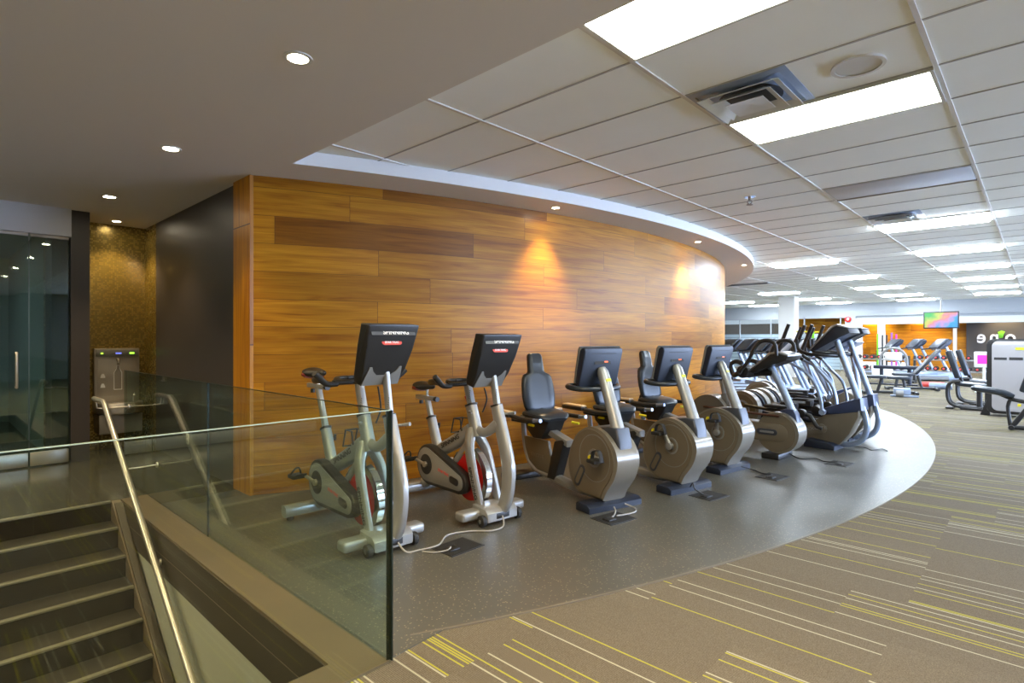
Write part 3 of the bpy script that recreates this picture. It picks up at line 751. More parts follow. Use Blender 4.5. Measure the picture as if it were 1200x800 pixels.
# ------------------------------------------------------------------ niche: bottle filler and fountain
f = thing('drinking_fountain', 'grey drinking fountain with bottle filler in the gold mosaic niche', 'drinking fountain', (-8.45, 1.68, 0))
bm = B(); prism(bm, [(-0.235, 0.60), (0.235, 0.60), (0.235, 1.25), (-0.235, 1.25)], 0.0, 0.10, 0.01, axis='X'); obj('filler_housing', bm, 'steeldark', f)
bm = B(); box(bm, 0.101, 0.115, -0.22, 0.22, 1.15, 1.235, 0.004); p = obj('header_panel', bm, 'greyshell', f)
bm = B(); box(bm, 0.100, 0.104, -0.20, 0.20, 0.66, 1.12, 0.003); obj('alcove', bm, 'steeldark', f)
for y, m, w in ((-0.16, 'ledgreen', 0.012), (0.01, 'ledblue', 0.03), (0.15, 'ledgreen', 0.025)):
    bm = B(); box(bm, 0.115, 0.118, y - w, y + w, 1.182, 1.198); obj('indicator', bm, m, p)
bm = B()
def outline(pts, r):
    for a, b in zip(pts, pts[1:] + pts[:1]): tube(bm, [a, b], r, 6)
outline([(0.106, -0.035, 0.74), (0.106, 0.045, 0.74), (0.106, 0.045, 0.95), (0.106, 0.02, 1.0), (0.106, 0.015, 1.04), (0.106, -0.005, 1.04), (0.106, -0.01, 1.0), (0.106, -0.035, 0.95)], 0.004)
obj('bottle_outline', bm, 'label', f)
for z in (0.80, 0.92):
    bm = B(); prism(bm, [(-0.175, z - 0.03), (-0.125, z - 0.03), (-0.13, z - 0.005), (-0.14, z + 0.02), (-0.16, z + 0.02), (-0.17, z - 0.005)], 0.104, 0.108, axis='X'); obj('icon', bm, 'label', f)
bm = B(); tube(bm, [(0.10, 0.0, 1.12), (0.15, 0.0, 1.11), (0.155, 0.0, 1.07)], 0.012, 10, sm=3); obj('filler_nozzle', bm, 'steel', f)
bm = B(); prism(bm, [(0.0, -0.235), (0.28, -0.235), (0.40, -0.15), (0.44, 0.0), (0.40, 0.15), (0.28, 0.235), (0.0, 0.235)], 0.46, 0.60, 0.02, 2, 'Z'); bs = obj('basin', bm, 'steel', f)
bm = B(); prism(bm, [(0.12, -0.19), (0.27, -0.19), (0.37, -0.12), (0.40, 0.0), (0.37, 0.12), (0.27, 0.19), (0.12, 0.19)], 0.601, 0.604, 0, axis='Z'); obj('bowl', bm, 'chrome', bs)
bm = B(); tube(bm, [(0.10, 0.17, 0.60), (0.10, 0.17, 0.67), (0.14, 0.17, 0.69), (0.17, 0.17, 0.67)], 0.012, 8, sm=3); obj('bubbler', bm, 'chrome', bs)
bm = B(); prism(bm, [(0.0, -0.22), (0.30, -0.22), (0.30, 0.22), (0.0, 0.22)], 0.22, 0.455, 0.01, 2, 'Z'); obj('cabinet', bm, 'steeldark', f)
t = thing('wall_outlet', 'small white electrical outlet low on the charcoal wall', 'outlet', (-6.75, 2.0, 0.28))
bm = B(); box(bm, -0.035, 0.035, -0.008, 0.0, -0.06, 0.06, 0.003); obj('plate', bm, 'white', t)
bm = B(); box(bm, -0.018, 0.018, -0.010, -0.008, 0.01, 0.04); box(bm, -0.018, 0.018, -0.010, -0.008, -0.04, -0.01); obj('socket', bm, 'greyshell', t)

# ------------------------------------------------------------------ spin bikes
def spin_bike(loc, rz, label, rise, head):
    t = thing('spin_bike', label, 'exercise bike', (*loc, 0), rz, 'silver spin bikes')
    S = 'silver'
    # front stabiliser
    bm = B(); box(bm, -0.19, -0.08, -0.30, 0.30, 0.035, 0.105, 0.022, 3); fb = obj('front_stabiliser', bm, S, t)
    bm = B(); prism(bm, [(-0.18, 0.03), (-0.18, 0.13), (-0.02, 0.12), (0.01, 0.09), (0.01, 0.03)], -0.145, 0.145, 0.012); obj('front_casting', bm, S, t)
    bm = B(); box(bm, 0.008, 0.014, -0.06, 0.06, 0.045, 0.085, 0.002); obj('power_port', bm, 'black', t)
    for s in (-1, 1):
        bm = B(); disc(bm, (-0.025, 0.042), 0.042, s * 0.150, s * 0.185, 24, 0.006); wh = obj('wheel', bm, 'blackm', t)
        bm = B(); disc(bm, (-0.025, 0.042), 0.016, s * 0.186, s * 0.189, 16); obj('hub', bm, 'chrome', wh)
    bm = B(); tube(bm, [(-1.10, -0.27, 0.07), (-1.10, 0.27, 0.07)], 0.045, 14, sq=3); rb = obj('rear_stabiliser', bm, S, t)
    for s in (-1, 1):
        bm = B(); disc(bm, (-1.10, s * 0.22), 0.025, 0.0, 0.03, 16, axis='Z'); obj('foot', bm, 'blackm', rb)
    bm = B(); tube(bm, [(-1.08, 0, 0.09), (-0.98, 0, 0.16), (-0.88, 0, 0.30), (-0.84, 0, 0.42)], [0.05, 0.045, 0.05, 0.055], 14, 0.04, 4, 2.8)
    tube(bm, [(-0.86, 0, 0.40), (-0.60, 0, 0.52), (-0.38, 0, 0.64)], [0.055, 0.06, 0.06], 14, 0.04, 4, 2.8)
    tube(bm, [(-0.84, 0, 0.28), (-0.62, 0, 0.34), (-0.45, 0, 0.50), (-0.36, 0, 0.62)], [0.03, 0.03, 0.035, 0.045], 12, 0.03, 4, 2.6)
    obj('main_frame', bm, S, t)
    text('lettering', 'SPINNING', 0.052, (-0.62, -0.043, 0.525), (R(90), R(-25), 0), 'dark', t, 0.0005, 1.2, 0.001)
    # fork blades around the flywheel
    for s in (-1, 1):
        bm = B(); tube(bm, [(-0.36, s * 0.02, 0.66), (-0.335, s * 0.05, 0.58), (-0.295, s * 0.080, 0.49), (-0.225, s * 0.088, 0.30), (-0.15, s * 0.088, 0.10)], [0.05, 0.046, 0.044, 0.042, 0.038], 12, [0.03, 0.03, 0.025, 0.023, 0.023], 3, 3.2); fk = obj('fork_blade', bm, S, t)
        text('lettering', 'SPINNING', 0.048, (-0.215, s * 0.1125, 0.27), (R(90), R(69.5 * -s), R(180) if s > 0 else 0), 'dark', fk, 0.0008, 1.15, 0.0008)
    # flywheel
    bm = B(); disc(bm, (-0.385, 0.275), 0.205, -0.016, 0.016, 48, 0.004); fw = obj('flywheel', bm, 'red', t)
    bm = B(); ring(bm, (-0.385, 0.275), 0.185, 0.238, -0.024, 0.024, 56); obj('rim', bm, 'chrome', fw)
    bm = B(); disc(bm, (-0.385, 0.275), 0.035, -0.085, 0.085, 20, 0.004); obj('hub', bm, 'black', fw)
    # chain guard on the camera side
    bm = B(); prism(bm, hull2((-0.86, 0.31), 0.165, (-0.39, 0.235), 0.085), -0.115, -0.05, 0.012); cg = obj('chain_guard', bm, 'black', t)
    bm = B(); prism(bm, hull2((-0.86, 0.31), 0.140, (-0.40, 0.238), 0.062), -0.121, -0.114, 0.003); obj('guard_face', bm, 'greyshell', cg)
    bm = B(); disc(bm, (-0.86, 0.31), 0.085, -0.126, -0.120, 32, 0.002); obj('guard_hub', bm, 'blackm', cg)
    bm = B(); prism(bm, capsule_pts((-0.45, 0.245), 0.035, 0.028, -0.15), -0.127, -0.120, 0.002); obj('guard_port', bm, 'black', cg)
    text('lettering', 'STAR TRAC', 0.030, (-0.60, -0.122, 0.285), (R(90), R(8), 0), 'redbadge', cg, 0.0005, 1.0, 0.001)
    # cranks and pedals
    for s, ang in ((-1, 170), (1, -10)):
        ca, sa = math.cos(R(ang)), math.sin(R(ang))
        px, pz = -0.86 + 0.17 * ca, 0.31 + 0.17 * sa
        bm = B(); tube(bm, [(-0.86, s * 0.135, 0.31), (px, s * 0.145, pz)], 0.014, 10, 0.01); disc(bm, (-0.86, 0.31), 0.024, s * 0.12, s * 0.145, 16); cr = obj('crank', bm, 'steeldark', t)
        bm = B(); box(bm, px - 0.05, px + 0.05, min(s * 0.16, s * 0.25), max(s * 0.16, s * 0.25), pz - 0.015, pz + 0.015, 0.006)
        tube(bm, [(px + 0.04, s * 0.165, pz), (px + 0.11, s * 0.175, pz + 0.03), (px + 0.11, s * 0.235, pz + 0.03), (px + 0.04, s * 0.245, pz)], 0.006, 6, sm=3)
        tube(bm, [(px - 0.01, s * 0.165, pz + 0.01), (px + 0.02, s * 0.19, pz + 0.06), (px + 0.02, s * 0.22, pz + 0.06), (px - 0.01, s * 0.245, pz + 0.01)], 0.007, 6, sm=3)
        obj('pedal', bm, 'blackm', cr)
    # seat
    def sp(z): return -0.86 - (z - 0.42) * 0.42
    bm = B(); tube(bm, [(sp(0.38), 0, 0.38), (sp(0.68), 0, 0.68)], [0.046, 0.040], 14, [0.038, 0.034], sq=3); ss = obj('seat_tube', bm, S, t)
    bm = B(); tube(bm, [(sp(0.675), 0, 0.675), (sp(0.69), 0, 0.69)], 0.045, 14, 0.039, sq=3); obj('collar', bm, 'black', ss)
    bm = B(); tube(bm, [(sp(0.60), 0.03, 0.60), (sp(0.60) - 0.01, 0.06, 0.60)], 0.008, 8); tube(bm, [(sp(0.60) - 0.01, 0.06, 0.585), (sp(0.60) - 0.01, 0.065, 0.63)], 0.012, 8); obj('knob', bm, 'black', ss)
    zt = 0.84 + rise
    bm = B(); tube(bm, [(sp(0.62), 0, 0.62), (sp(zt), 0, zt)], 0.026, 12, 0.022, sq=3); obj('seat_post', bm, S, t)
    xs = sp(zt)
    bm = B(); box(bm, xs - 0.17, xs + 0.13, -0.022, 0.022, zt - 0.012, zt + 0.025, 0.008); sl = obj('seat_slider', bm, S, t)
    bm = B(); tube(bm, [(xs + 0.125, 0, zt + 0.005), (xs + 0.165, 0, zt + 0.005)], 0.022, 12); obj('knob', bm, 'black', sl)
    bm = B(); tube(bm, [(xs - 0.10, 0, zt - 0.02), (xs - 0.10, 0, zt - 0.05)], 0.018, 12); obj('knob', bm, 'black', sl)
    bm = B(); tube(bm, [(xs + 0.0, 0, zt + 0.02), (xs + 0.0, 0, zt + 0.08)], 0.014, 10); obj('seat_clamp', bm, 'chrome', sl)
    bm = B(); zc = zt + 0.105
    tube(bm, [(xs - 0.13, 0, zc + 0.015), (xs - 0.11, 0, zc + 0.012), (xs - 0.05, 0, zc), (xs + 0.02, 0, zc + 0.003), (xs + 0.09, 0, zc + 0.006), (xs + 0.11, 0, zc + 0.0)],
         [0.012, 0.032, 0.036, 0.028, 0.022, 0.010], 16, [0.03, 0.085, 0.088, 0.045, 0.024, 0.01], 4); sd = obj('saddle', bm, 'black', t)
    bm = B(); tube(bm, [(xs - 0.140, 0, zc + 0.0), (xs - 0.11, 0, zc - 0.01), (xs - 0.06, 0, zc - 0.012)], [0.014, 0.034, 0.030], 16, [0.035, 0.090, 0.088], 4); obj('saddle_back', bm, 'redtip', sd)
    # handlebar tube
    bm = B(); tube(bm, [(-0.30, 0, 0.60), (-0.385, 0, 0.84)], [0.05, 0.046], 14, [0.04, 0.036], sq=3.2); ht = obj('head_tube', bm, S, t)
    bm = B(); tube(bm, [(-0.383, 0, 0.835), (-0.388, 0, 0.85)], 0.052, 14, 0.041, sq=3.2); obj('collar', bm, 'black', ht)
    bm = B(); tube(bm, [(-0.35, -0.03, 0.80), (-0.34, -0.06, 0.795), (-0.28, -0.075, 0.80)], 0.009, 8); obj('lever', bm, 'greyshell', ht)
    bm = B(); tube(bm, [(-0.43, -0.0, 0.86), (-0.44, 0, 0.89)], 0.012, 10); tube(bm, [(-0.44, 0, 0.885), (-0.44, 0, 0.91)], [0.016, 0.022], 12); obj('resistance_knob', bm, 'red', ht)
    zh = 1.02 + head
    bm = B(); tube(bm, [(-0.36, 0, 0.78), (-0.385 - (zh - 0.84) * 0.3, 0, zh)], 0.034, 12, 0.028, sq=3); hp = obj('handlebar_post', bm, S, t)
    text('lettering', '1 2 3 4 5 6', 0.02, (-0.37, -0.030, 0.92), (R(90), R(-75), 0), 'dark', hp, 0.0003)
    xh = -0.385 - (zh - 0.84) * 0.3
    bm = B()
    tube(bm, [(xh + 0.02, -0.20, zh - 0.01), (xh + 0.02, 0.20, zh - 0.01)], 0.018, 12)
    for s in (-1, 1):
        tube(bm, [(xh + 0.02, s * 0.17, zh - 0.02), (xh + 0.03, s * 0.25, zh - 0.015), (xh + 0.05, s * 0.31, zh + 0.03), (xh + 0.06, s * 0.345, zh + 0.06)], [0.018, 0.02, 0.022, 0.02], 12, sm=4)
        tube(bm, [(xh + 0.04, s * 0.28, zh + 0.005), (xh - 0.06, s * 0.27, zh + 0.01), (xh - 0.16, s * 0.24, zh + 0.0), (xh - 0.22, s * 0.20, zh - 0.005)], [0.02, 0.024, 0.026, 0.02], 12, sm=4)
        tube(bm, [(xh + 0.02, s * 0.12, zh - 0.01), (xh - 0.10, s * 0.12, zh + 0.0), (xh - 0.17, s * 0.06, zh + 0.005), (xh - 0.17, 0, zh + 0.005)], 0.016, 12, sm=4)
    obj('handlebar', bm, 'black', t)
    # console
    zb = 1.02 + head; xb = -0.20
    def cp(a, b): return (xb + a, zb + b)
    side = [cp(0.02, -0.02), cp(0.09, 0.08), cp(0.16, 0.22), cp(0.215, 0.36), cp(0.215, 0.375), cp(0.12, 0.385), cp(0.05, 0.24), cp(-0.05, 0.05), cp(-0.06, 0.0)]
    bm = B(); prism(bm, side, -0.19, 0.19, 0.014, 3)
    for v in bm.verts: v.co.y *= 0.76 + 0.24 * max(0, min(1, (v.co.z - zb) / 0.38))
    co = obj('console', bm, 'black', t)
    th = math.atan2(0.14, 0.055)   # slope of the upper back face
    def onback(h, off=0.002):
        # point on the back face: h metres of height above zb
        segs = [(0.02, -0.02), (0.09, 0.08), (0.16, 0.22), (0.215, 0.36)]
        for (ax, az), (bx, bz) in zip(segs, segs[1:]):
            if h <= bz: break
        f_ = (h - az) / (bz - az); nx, nz = (bz - az), -(bx - ax); L_ = math.hypot(nx, nz)
        return Vector((xb + ax + (bx - ax) * f_ + nx / L_ * off, 0, zb + h + nz / L_ * off)), math.atan2(bz - az, bx - ax)
    p, a = onback(0.325)
    bm = B(); box(bm, -0.16, 0.16, -0.018, 0.018, 0, 0.002); o = obj('name_strip', bm, 'collar', co)
    o.location = p; o.rotation_euler = (a, 0, R(90)); 
    lt = text('lettering', 'SPINNING', 0.040, (0.015, 0, 0.003), (0, 0, 0), 'label', o, 0.0005, 1.05, 0.0008)
    p, a = onback(0.262)
    bm = B(); prism(bm, capsule_pts((0, 0), 0.055, 0.018, 0), 0, 0.003, 0.001, 1, 'Z'); o = obj('badge', bm, 'redbadge', co); o.location = p; o.rotation_euler = (a, 0, R(90))
    text('lettering', 'STAR TRAC', 0.020, (0, 0, 0.0035), (0, 0, 0), 'label', o, 0.0004, 1.0, 0.0006)
    bm = B()
    p0, a_ = onback(-0.015, 0.004); p1, _ = onback(0.05, 0.004); p2, _ = onback(0.105, 0.004)
    for y0, y1, pa, pb in ((-0.135, 0.135, p0, p1),):
        vs = [bm.verts.new((pa.x, y0, pa.z)), bm.verts.new((pa.x, y1, pa.z)), bm.verts.new((pb.x, y1 * 0.95, pb.z)), bm.verts.new((pb.x, y0 * 0.95, pb.z))]
        bm.faces.new(vs)
    for s in (-1, 1):
        vs = [bm.verts.new((p1.x, s * 0.128, p1.z)), bm.verts.new((p1.x, s * 0.05, p1.z)), bm.verts.new((p1.x * .5 + p2.x * .5, s * 0.085, (p1.z + p2.z) / 2)), bm.verts.new((p2.x, s * 0.10, p2.z)), bm.verts.new((p2.x, s * 0.118, p2.z))]
        bm.faces.new(vs)
    r = bmesh.ops.extrude_face_region(bm, geom=bm.faces[:]); bmesh.ops.translate(bm, vec=(0.004, 0, -0.002), verts=[v for v in r['geom'] if isinstance(v, bmesh.types.BMVert)])
    obj('mount_plate', bm, 'greyshell', co)
    # support post for the screen
    bm = B(); tube(bm, [(-0.15 , 0.03, 1.10 + head), (-0.095, 0.03, 0.85)], 0.030, 12, 0.020, sq=3); po = obj('console_post', bm, 'silver', t)
    text('lettering', '1 2 3 4 5', 0.02, (-0.08, 0.009, 0.95), (R(90), R(-77), 0), 'dark', po, 0.0003)
    bm = B(); tube(bm, [(-0.10, 0.03, 0.86), (-0.055, 0.03, 0.72), (0.02, 0.03, 0.50), (0.04, 0.03, 0.36), (0.02, 0.03, 0.20), (-0.03, 0.03, 0.09)], [0.046, 0.052, 0.060, 0.062, 0.055, 0.045], 14, [0.034, 0.036, 0.036, 0.034, 0.034, 0.034], 4, 3); cs = obj('front_post', bm, 'silver', t)
    bm = B(); tube(bm, [(-0.102, 0.03, 0.852), (-0.106, 0.03, 0.866)], 0.050, 14, 0.037, sq=3); obj('collar', bm, 'black', cs)
    bm = B(); tube(bm, [(-0.05, 0.05, 0.80), (-0.04, 0.09, 0.80), (0.02, 0.11, 0.81)], [0.009, 0.009, 0.013], 8); obj('lever', bm, 'greyshell', cs)
    bm = B(); tube(bm, [(-0.07, 0.02, 0.73), (-0.20, 0.0, 0.645), (-0.32, 0, 0.66)], [0.045, 0.035, 0.04], 12, 0.03, 4); obj('brace', bm, 'silver', cs)
    bm = B(); tube(bm, [(-0.28, 0.05, 0.98 + head), (-0.26, 0.06, 0.90), (-0.27, 0.05, 0.84), (-0.29, 0.04, 0.79)], 0.006, 6, sm=4); obj('cord', bm, 'cableb', t)
    # bottle cage
    bm = B()
    for s in (-1, 1):
        tube(bm, [(-0.50, s * 0.04, 0.62), (-0.60, s * 0.045, 0.60), (-0.56, s * 0.045, 0.72), (-0.47, s * 0.045, 0.72), (-0.46, s * 0.04, 0.63)], 0.006, 6)
    tube(bm, [(-0.56, -0.045, 0.72), (-0.56, 0.045, 0.72)], 0.006, 6); tube(bm, [(-0.60, -0.045, 0.60), (-0.60, 0.045, 0.60)], 0.006, 6)
    obj('bottle_cage', bm, 'black', t)
    return t
spin_bike((-3.01, 2.08), -3, 'silver spin bike nearest the stairwell, partly behind the glass panel', 0.15, 0.06)
spin_bike((-2.90, 2.96), -6, 'silver spin bike second from the glass panel, red disc in its flywheel', 0.0, 0.0)

# ------------------------------------------------------------------ recumbent bikes
def recumbent(loc, rz, label, ang0):
    t = thing('recumbent_bike', label, 'exercise bike', (*loc, 0), rz, 'taupe recumbent bikes')
    bm = B(); prism(bm, [(-0.17, 0.0), (-0.17, 0.055), (-0.15, 0.07), (-0.03, 0.065), (0.0, 0.045), (0.0, 0.0)], -0.28, 0.28, 0.008); obj('front_foot', bm, 'navy', t)
    c0 = (-0.175, 0.365)
    pts = [(p.x, p.z) for p in smooth([(-0.31, 0, 0.068), (-0.41, 0, 0.125), (-0.475, 0, 0.25), (-0.46, 0, 0.41), (-0.36, 0, 0.565), (-0.20, 0, 0.645), (-0.04, 0, 0.625), (0.09, 0, 0.53), (0.14, 0, 0.41), (0.10, 0, 0.27), (0.01, 0, 0.15), (-0.035, 0, 0.066)], 5)]
    bm = B(); prism(bm, pts, -0.115, 0.115, 0.03, 3); hs = obj('drive_housing', bm, 'taupelight', t)
    for s in (-1, 1):
        q = [(c0[0] + (x - c0[0]) * 0.90 - 0.012, max(0.075, c0[1] + (z - c0[1]) * 0.92)) for x, z in pts]
        bm = B(); prism(bm, q, s * 0.112 if s > 0 else -0.122, s * 0.122 if s > 0 else -0.112, 0.004); sc2 = obj('side_cover', bm, 'taupeshell', hs)
        bm = B(); ring(bm, (-0.13, 0.40), 0.185, 0.192, s * 0.122, s * 0.1235, 40); ring(bm, (-0.13, 0.40), 0.06, 0.075, s * 0.121, s * 0.127, 28); obj('cover_ring', bm, 'greyshell', sc2)
        bm = B(); prism(bm, capsule_pts((-0.315, 0.225), 0.066, 0.038, R(60)), min(s * 0.122, s * 0.126), max(s * 0.122, s * 0.126), 0.001); bd = obj('badge', bm, 'collar', sc2)
        bm = B(); prism(bm, capsule_pts((-0.315, 0.225), 0.058, 0.022, R(60)), min(s * 0.126, s * 0.128), max(s * 0.126, s * 0.128)); obj('badge_inlay', bm, 'taupeshell', bd)
    for s, ang in ((-1, ang0), (1, ang0 + 180)):
        ca, sa = math.cos(R(ang)), math.sin(R(ang)); px, pz = -0.13 + 0.13 * ca, 0.40 + 0.13 * sa
        bm = B(); tube(bm, [(-0.13, s * 0.145, 0.40), (px, s * 0.155, pz)], [0.028, 0.018], 12, [0.018, 0.012]); disc(bm, (-0.13, 0.40), 0.034, min(s * 0.125, s * 0.165), max(s * 0.125, s * 0.165), 20, 0.005); cr = obj('crank', bm, 'silver', t)
        bm = B(); box(bm, px - 0.05, px + 0.05, min(s * 0.17, s * 0.27), max(s * 0.17, s * 0.27), pz - 0.014, pz + 0.014, 0.006)
        tube(bm, [(px - 0.04, s * 0.22, pz - 0.01), (px - 0.02, s * 0.22, pz + 0.07), (px + 0.05, s * 0.22, pz + 0.08), (px + 0.08, s * 0.22, pz + 0.0)], 0.006, 8, 0.02, 4); pd = obj('pedal', bm, 'blackm', cr)
        bm = B(); ring(bm, (px - 0.06, pz + 0.015), 0.008, 0.022, s * 0.22, s * 0.228, 16); obj('strap_end', bm, 'yellow', pd)
    # collar and pylon
    bm = B(); prism(bm, [(-0.17, 0.645), (-0.10, 0.60), (0.03, 0.525), (0.115, 0.47), (0.105, 0.56), (0.075, 0.66), (-0.02, 0.66)], -0.075, 0.075, 0.02, 3); obj('collar', bm, 'collar', t)
    bm = B(); tube(bm, [(0.035, 0, 0.60), (-0.07, 0, 0.86), (-0.165, 0, 1.09), (-0.18, 0, 1.125)], [0.050, 0.046, 0.044, 0.028], 16, [0.058, 0.054, 0.050, 0.035]); py = obj('pylon', bm, 'silver', t)
    bm = B(); box(bm, -0.026, 0.026, -0.012, 0.012, 0, 0.002); st = obj('sticker', bm, 'yellowgreen', py); st.location = (-0.093, 0, 1.03); st.rotation_euler = (R(66), 0, R(90))
    # console
    bm = B(); prism(bm, [(-0.255, 0.985), (-0.225, 0.975), (-0.145, 1.255), (-0.15, 1.285), (-0.18, 1.295), (-0.215, 1.27), (-0.28, 1.01)], -0.205, 0.205, 0.012, 3); co = obj('console', bm, 'navy', t)
    bm = B(); prism(bm, [(-0.285, 1.005), (-0.27, 1.0), (-0.20, 1.285), (-0.185, 1.305), (-0.205, 1.305), (-0.225, 1.285)], -0.215, 0.215, 0.006); obj('bezel', bm, 'greyshell', co)
    bm = B(); box(bm, -0.085, 0.085, -0.02, 0.02, 0, 0.003); q = obj('port_recess', bm, 'blackm', co); q.location = (-0.168, 0, 1.175); q.rotation_euler = (R(74), 0, R(90))
    bm = B(); box(bm, 0.02, 0.055, -0.005, 0.005, 0.003, 0.004); obj('indicator', bm, 'ledred', q)
    bm = B(); box(bm, -0.13, 0.13, -0.003, 0.003, 0, 0.003); q = obj('vent_slot', bm, 'blackm', co); q.location = (-0.150, 0, 1.245); q.rotation_euler = (R(74), 0, R(90))
    bm = B(); tube(bm, [(-0.14, -0.05, 0.955), (-0.17, -0.16, 0.955), (-0.24, -0.23, 0.96), (-0.33, -0.235, 0.97), (-0.36, -0.16, 0.975), (-0.27, -0.04, 0.965)], [0.02, 0.021, 0.022, 0.022, 0.021, 0.018], 12, sm=5)
    tube(bm, [(-0.14, 0.05, 0.955), (-0.17, 0.16, 0.955), (-0.24, 0.23, 0.96), (-0.33, 0.235, 0.97), (-0.36, 0.16, 0.975), (-0.27, 0.04, 0.965)], [0.02, 0.021, 0.022, 0.022, 0.021, 0.018], 12, sm=5)
    tube(bm, [(-0.13, 0, 0.955), (-0.3, 0, 0.97)], 0.03, 10)
    obj('handlebar', bm, 'vinyl', t)
    # beam, rear tube, foot
    bm = B(); tube(bm, [(-0.30, 0, 0.07), (-0.60, 0, 0.065), (-0.86, 0, 0.085)], [0.04, 0.038, 0.042], 12, [0.05, 0.045, 0.05], 3, 3); obj('beam', bm, 'greyshell', t)
    bm = B(); tube(bm, [(-0.82, 0, 0.075), (-1.08, 0, 0.085), (-1.24, 0, 0.14), (-1.33, 0, 0.28), (-1.37, 0, 0.46), (-1.385, 0, 0.60)], [0.026, 0.026, 0.028, 0.032, 0.034, 0.034], 14, [0.026, 0.026, 0.026, 0.024, 0.022, 0.022], 5); obj('rear_tube', bm, 'silver', t)
    bm = B(); box(bm, -1.36, -1.20, -0.28, 0.28, 0.0, 0.06, 0.015); obj('rear_foot', bm, 'black', t)
    bm = B(); prism(bm, [(-1.345, 0.40), (-0.93, 0.40), (-0.84, 0.10), (-1.10, 0.10), (-1.25, 0.17), (-1.325, 0.29)], -0.018, 0.018, 0.006); pl = obj('side_plate', bm, 'taupeshell', t)
    text('lettering', 'EXCITE', 0.045, (-1.10, -0.020, 0.24), (R(90), 0, 0), 'taupelight', pl, 0.0006, 1.5)
    bm = B(); tube(bm, [(-1.22, 0.03, 0.38), (-1.27, 0.03, 0.64)], 0.03, 12, 0.02); obj('rear_strut', bm, 'silverblue', t)
    bm = B(); prism(bm, [(-0.90, 0.07), (-0.78, 0.07), (-0.63, 0.44), (-0.66, 0.46), (-0.78, 0.43)], -0.05, 0.05, 0.01); obj('seat_support', bm, 'black', t)
    bm = B(); prism(bm, [(-0.60, 0.40), (-0.60, 0.46), (-1.22, 0.60), (-1.24, 0.55)], -0.045, 0.045, 0.01); obj('seat_rail', bm, 'greyshell', t)
    bm = B(); prism(bm, [(-1.22, 0.62), (-1.18, 0.50), (-1.06, 0.42), (-0.92, 0.43), (-0.84, 0.53), (-0.80, 0.61)], -0.10, 0.10, 0.02); obj('seat_carriage', bm, 'black', t)
    # seat
    bm = B(); tube(bm, [(-1.16, 0, 0.645), (-1.10, 0, 0.655), (-0.98, 0, 0.652), (-0.86, 0, 0.64), (-0.80, 0, 0.615)], [0.02, 0.04, 0.042, 0.038, 0.02], 20, [0.14, 0.195, 0.20, 0.18, 0.11], 5, 2.8); obj('seat', bm, 'vinyl', t)
    # backrest: body narrowing into a headrest
    bm = B()
    ctl = [(0.665, 0.12, -1.075), (0.685, 0.155, -1.08), (0.72, 0.175, -1.085), (0.82, 0.185, -1.105), (0.92, 0.180, -1.125), (0.99, 0.165, -1.138), (1.02, 0.145, -1.145), (1.035, 0.105, -1.148), (1.05, 0.088, -1.155), (1.12, 0.086, -1.165), (1.19, 0.080, -1.18), (1.215, 0.074, -1.185), (1.225, 0.05, -1.187)]
    rings_ = []
    for z, hw, xc in ctl:
        rg = []
        th_ = 0.038 if z < 1.2 and z > 0.67 else 0.022
        for k in range(24):
            a = 2 * PI * k / 24; ca, sa = math.cos(a), math.sin(a)
            ca2 = math.copysign(abs(ca) ** 0.6, ca); sa2 = math.copysign(abs(sa) ** 0.6, sa)
            groove = -0.010 * math.exp(-(sa2 * hw / 0.02) ** 2) if ca > 0 else 0
            rg.append(bm.verts.new((xc + th_ * ca2 + groove, hw * sa2, z)))
        rings_.append(rg)
    for a, b in zip(rings_, rings_[1:]):
        for k in range(24): bm.faces.new([a[k], a[(k + 1) % 24], b[(k + 1) % 24], b[k]])
    bm.faces.new(rings_[0]); bm.faces.new(rings_[-1][::-1])
    obj('backrest', bm, 'vinyl', t, 60)
    bm = B(); prism(bm, [(-1.24, 0.60), (-1.02, 0.62), (-1.06, 0.72), (-1.14, 0.76), (-1.18, 0.74)], -0.075, 0.075, 0.02); obj('back_bracket', bm, 'vinyl', t)
    # side handles
    for s in (-1, 1):
        bm = B(); box(bm, -1.46, -1.14, min(s * 0.235, s * 0.325), max(s * 0.235, s * 0.325), 0.62, 0.66, 0.012); ar = obj('armrest', bm, 'black', t)
        bm = B(); box(bm, -1.455, -1.145, min(s * 0.24, s * 0.32), max(s * 0.24, s * 0.32), 0.655, 0.675, 0.006); obj('arm_pad', bm, 'beige', ar)
        bm = B(); tube(bm, [(-1.22, s * 0.275, 0.64), (-1.05, s * 0.275, 0.625), (-0.88, s * 0.27, 0.625), (-0.80, s * 0.26, 0.63)], 0.022, 12, sm=3); obj('grip', bm, 'vinyl', ar)
        bm = B(); tube(bm, [(-0.81, s * 0.262, 0.63), (-0.70, s * 0.255, 0.64)], 0.017, 12); obj('sensor', bm, 'silverblue', ar)
        bm = B(); tube(bm, [(-1.15, s * 0.275, 0.60), (-1.14, s * 0.10, 0.56)], 0.014, 8); obj('arm_bracket', bm, 'black', ar)
    bm = B(); tube(bm, [(-1.10, -0.115, 0.545), (-1.02, -0.115, 0.545)], 0.013, 8); tube(bm, [(-0.80, 0.17, 0.585), (-0.74, 0.21, 0.575)], 0.012, 8, 0.016); obj('adjust_tab', bm, 'yellow', t)
    return t
recumbent((-2.47, 3.83), -15, 'taupe recumbent exercise bike next to the second silver spin bike', 5)
recumbent((-2.27, 4.75), -13, 'taupe recumbent exercise bike, middle one of the three', 118)
recumbent((-2.28, 5.77), -9, 'taupe recumbent exercise bike beside the arm cycle, last of the three', 85)

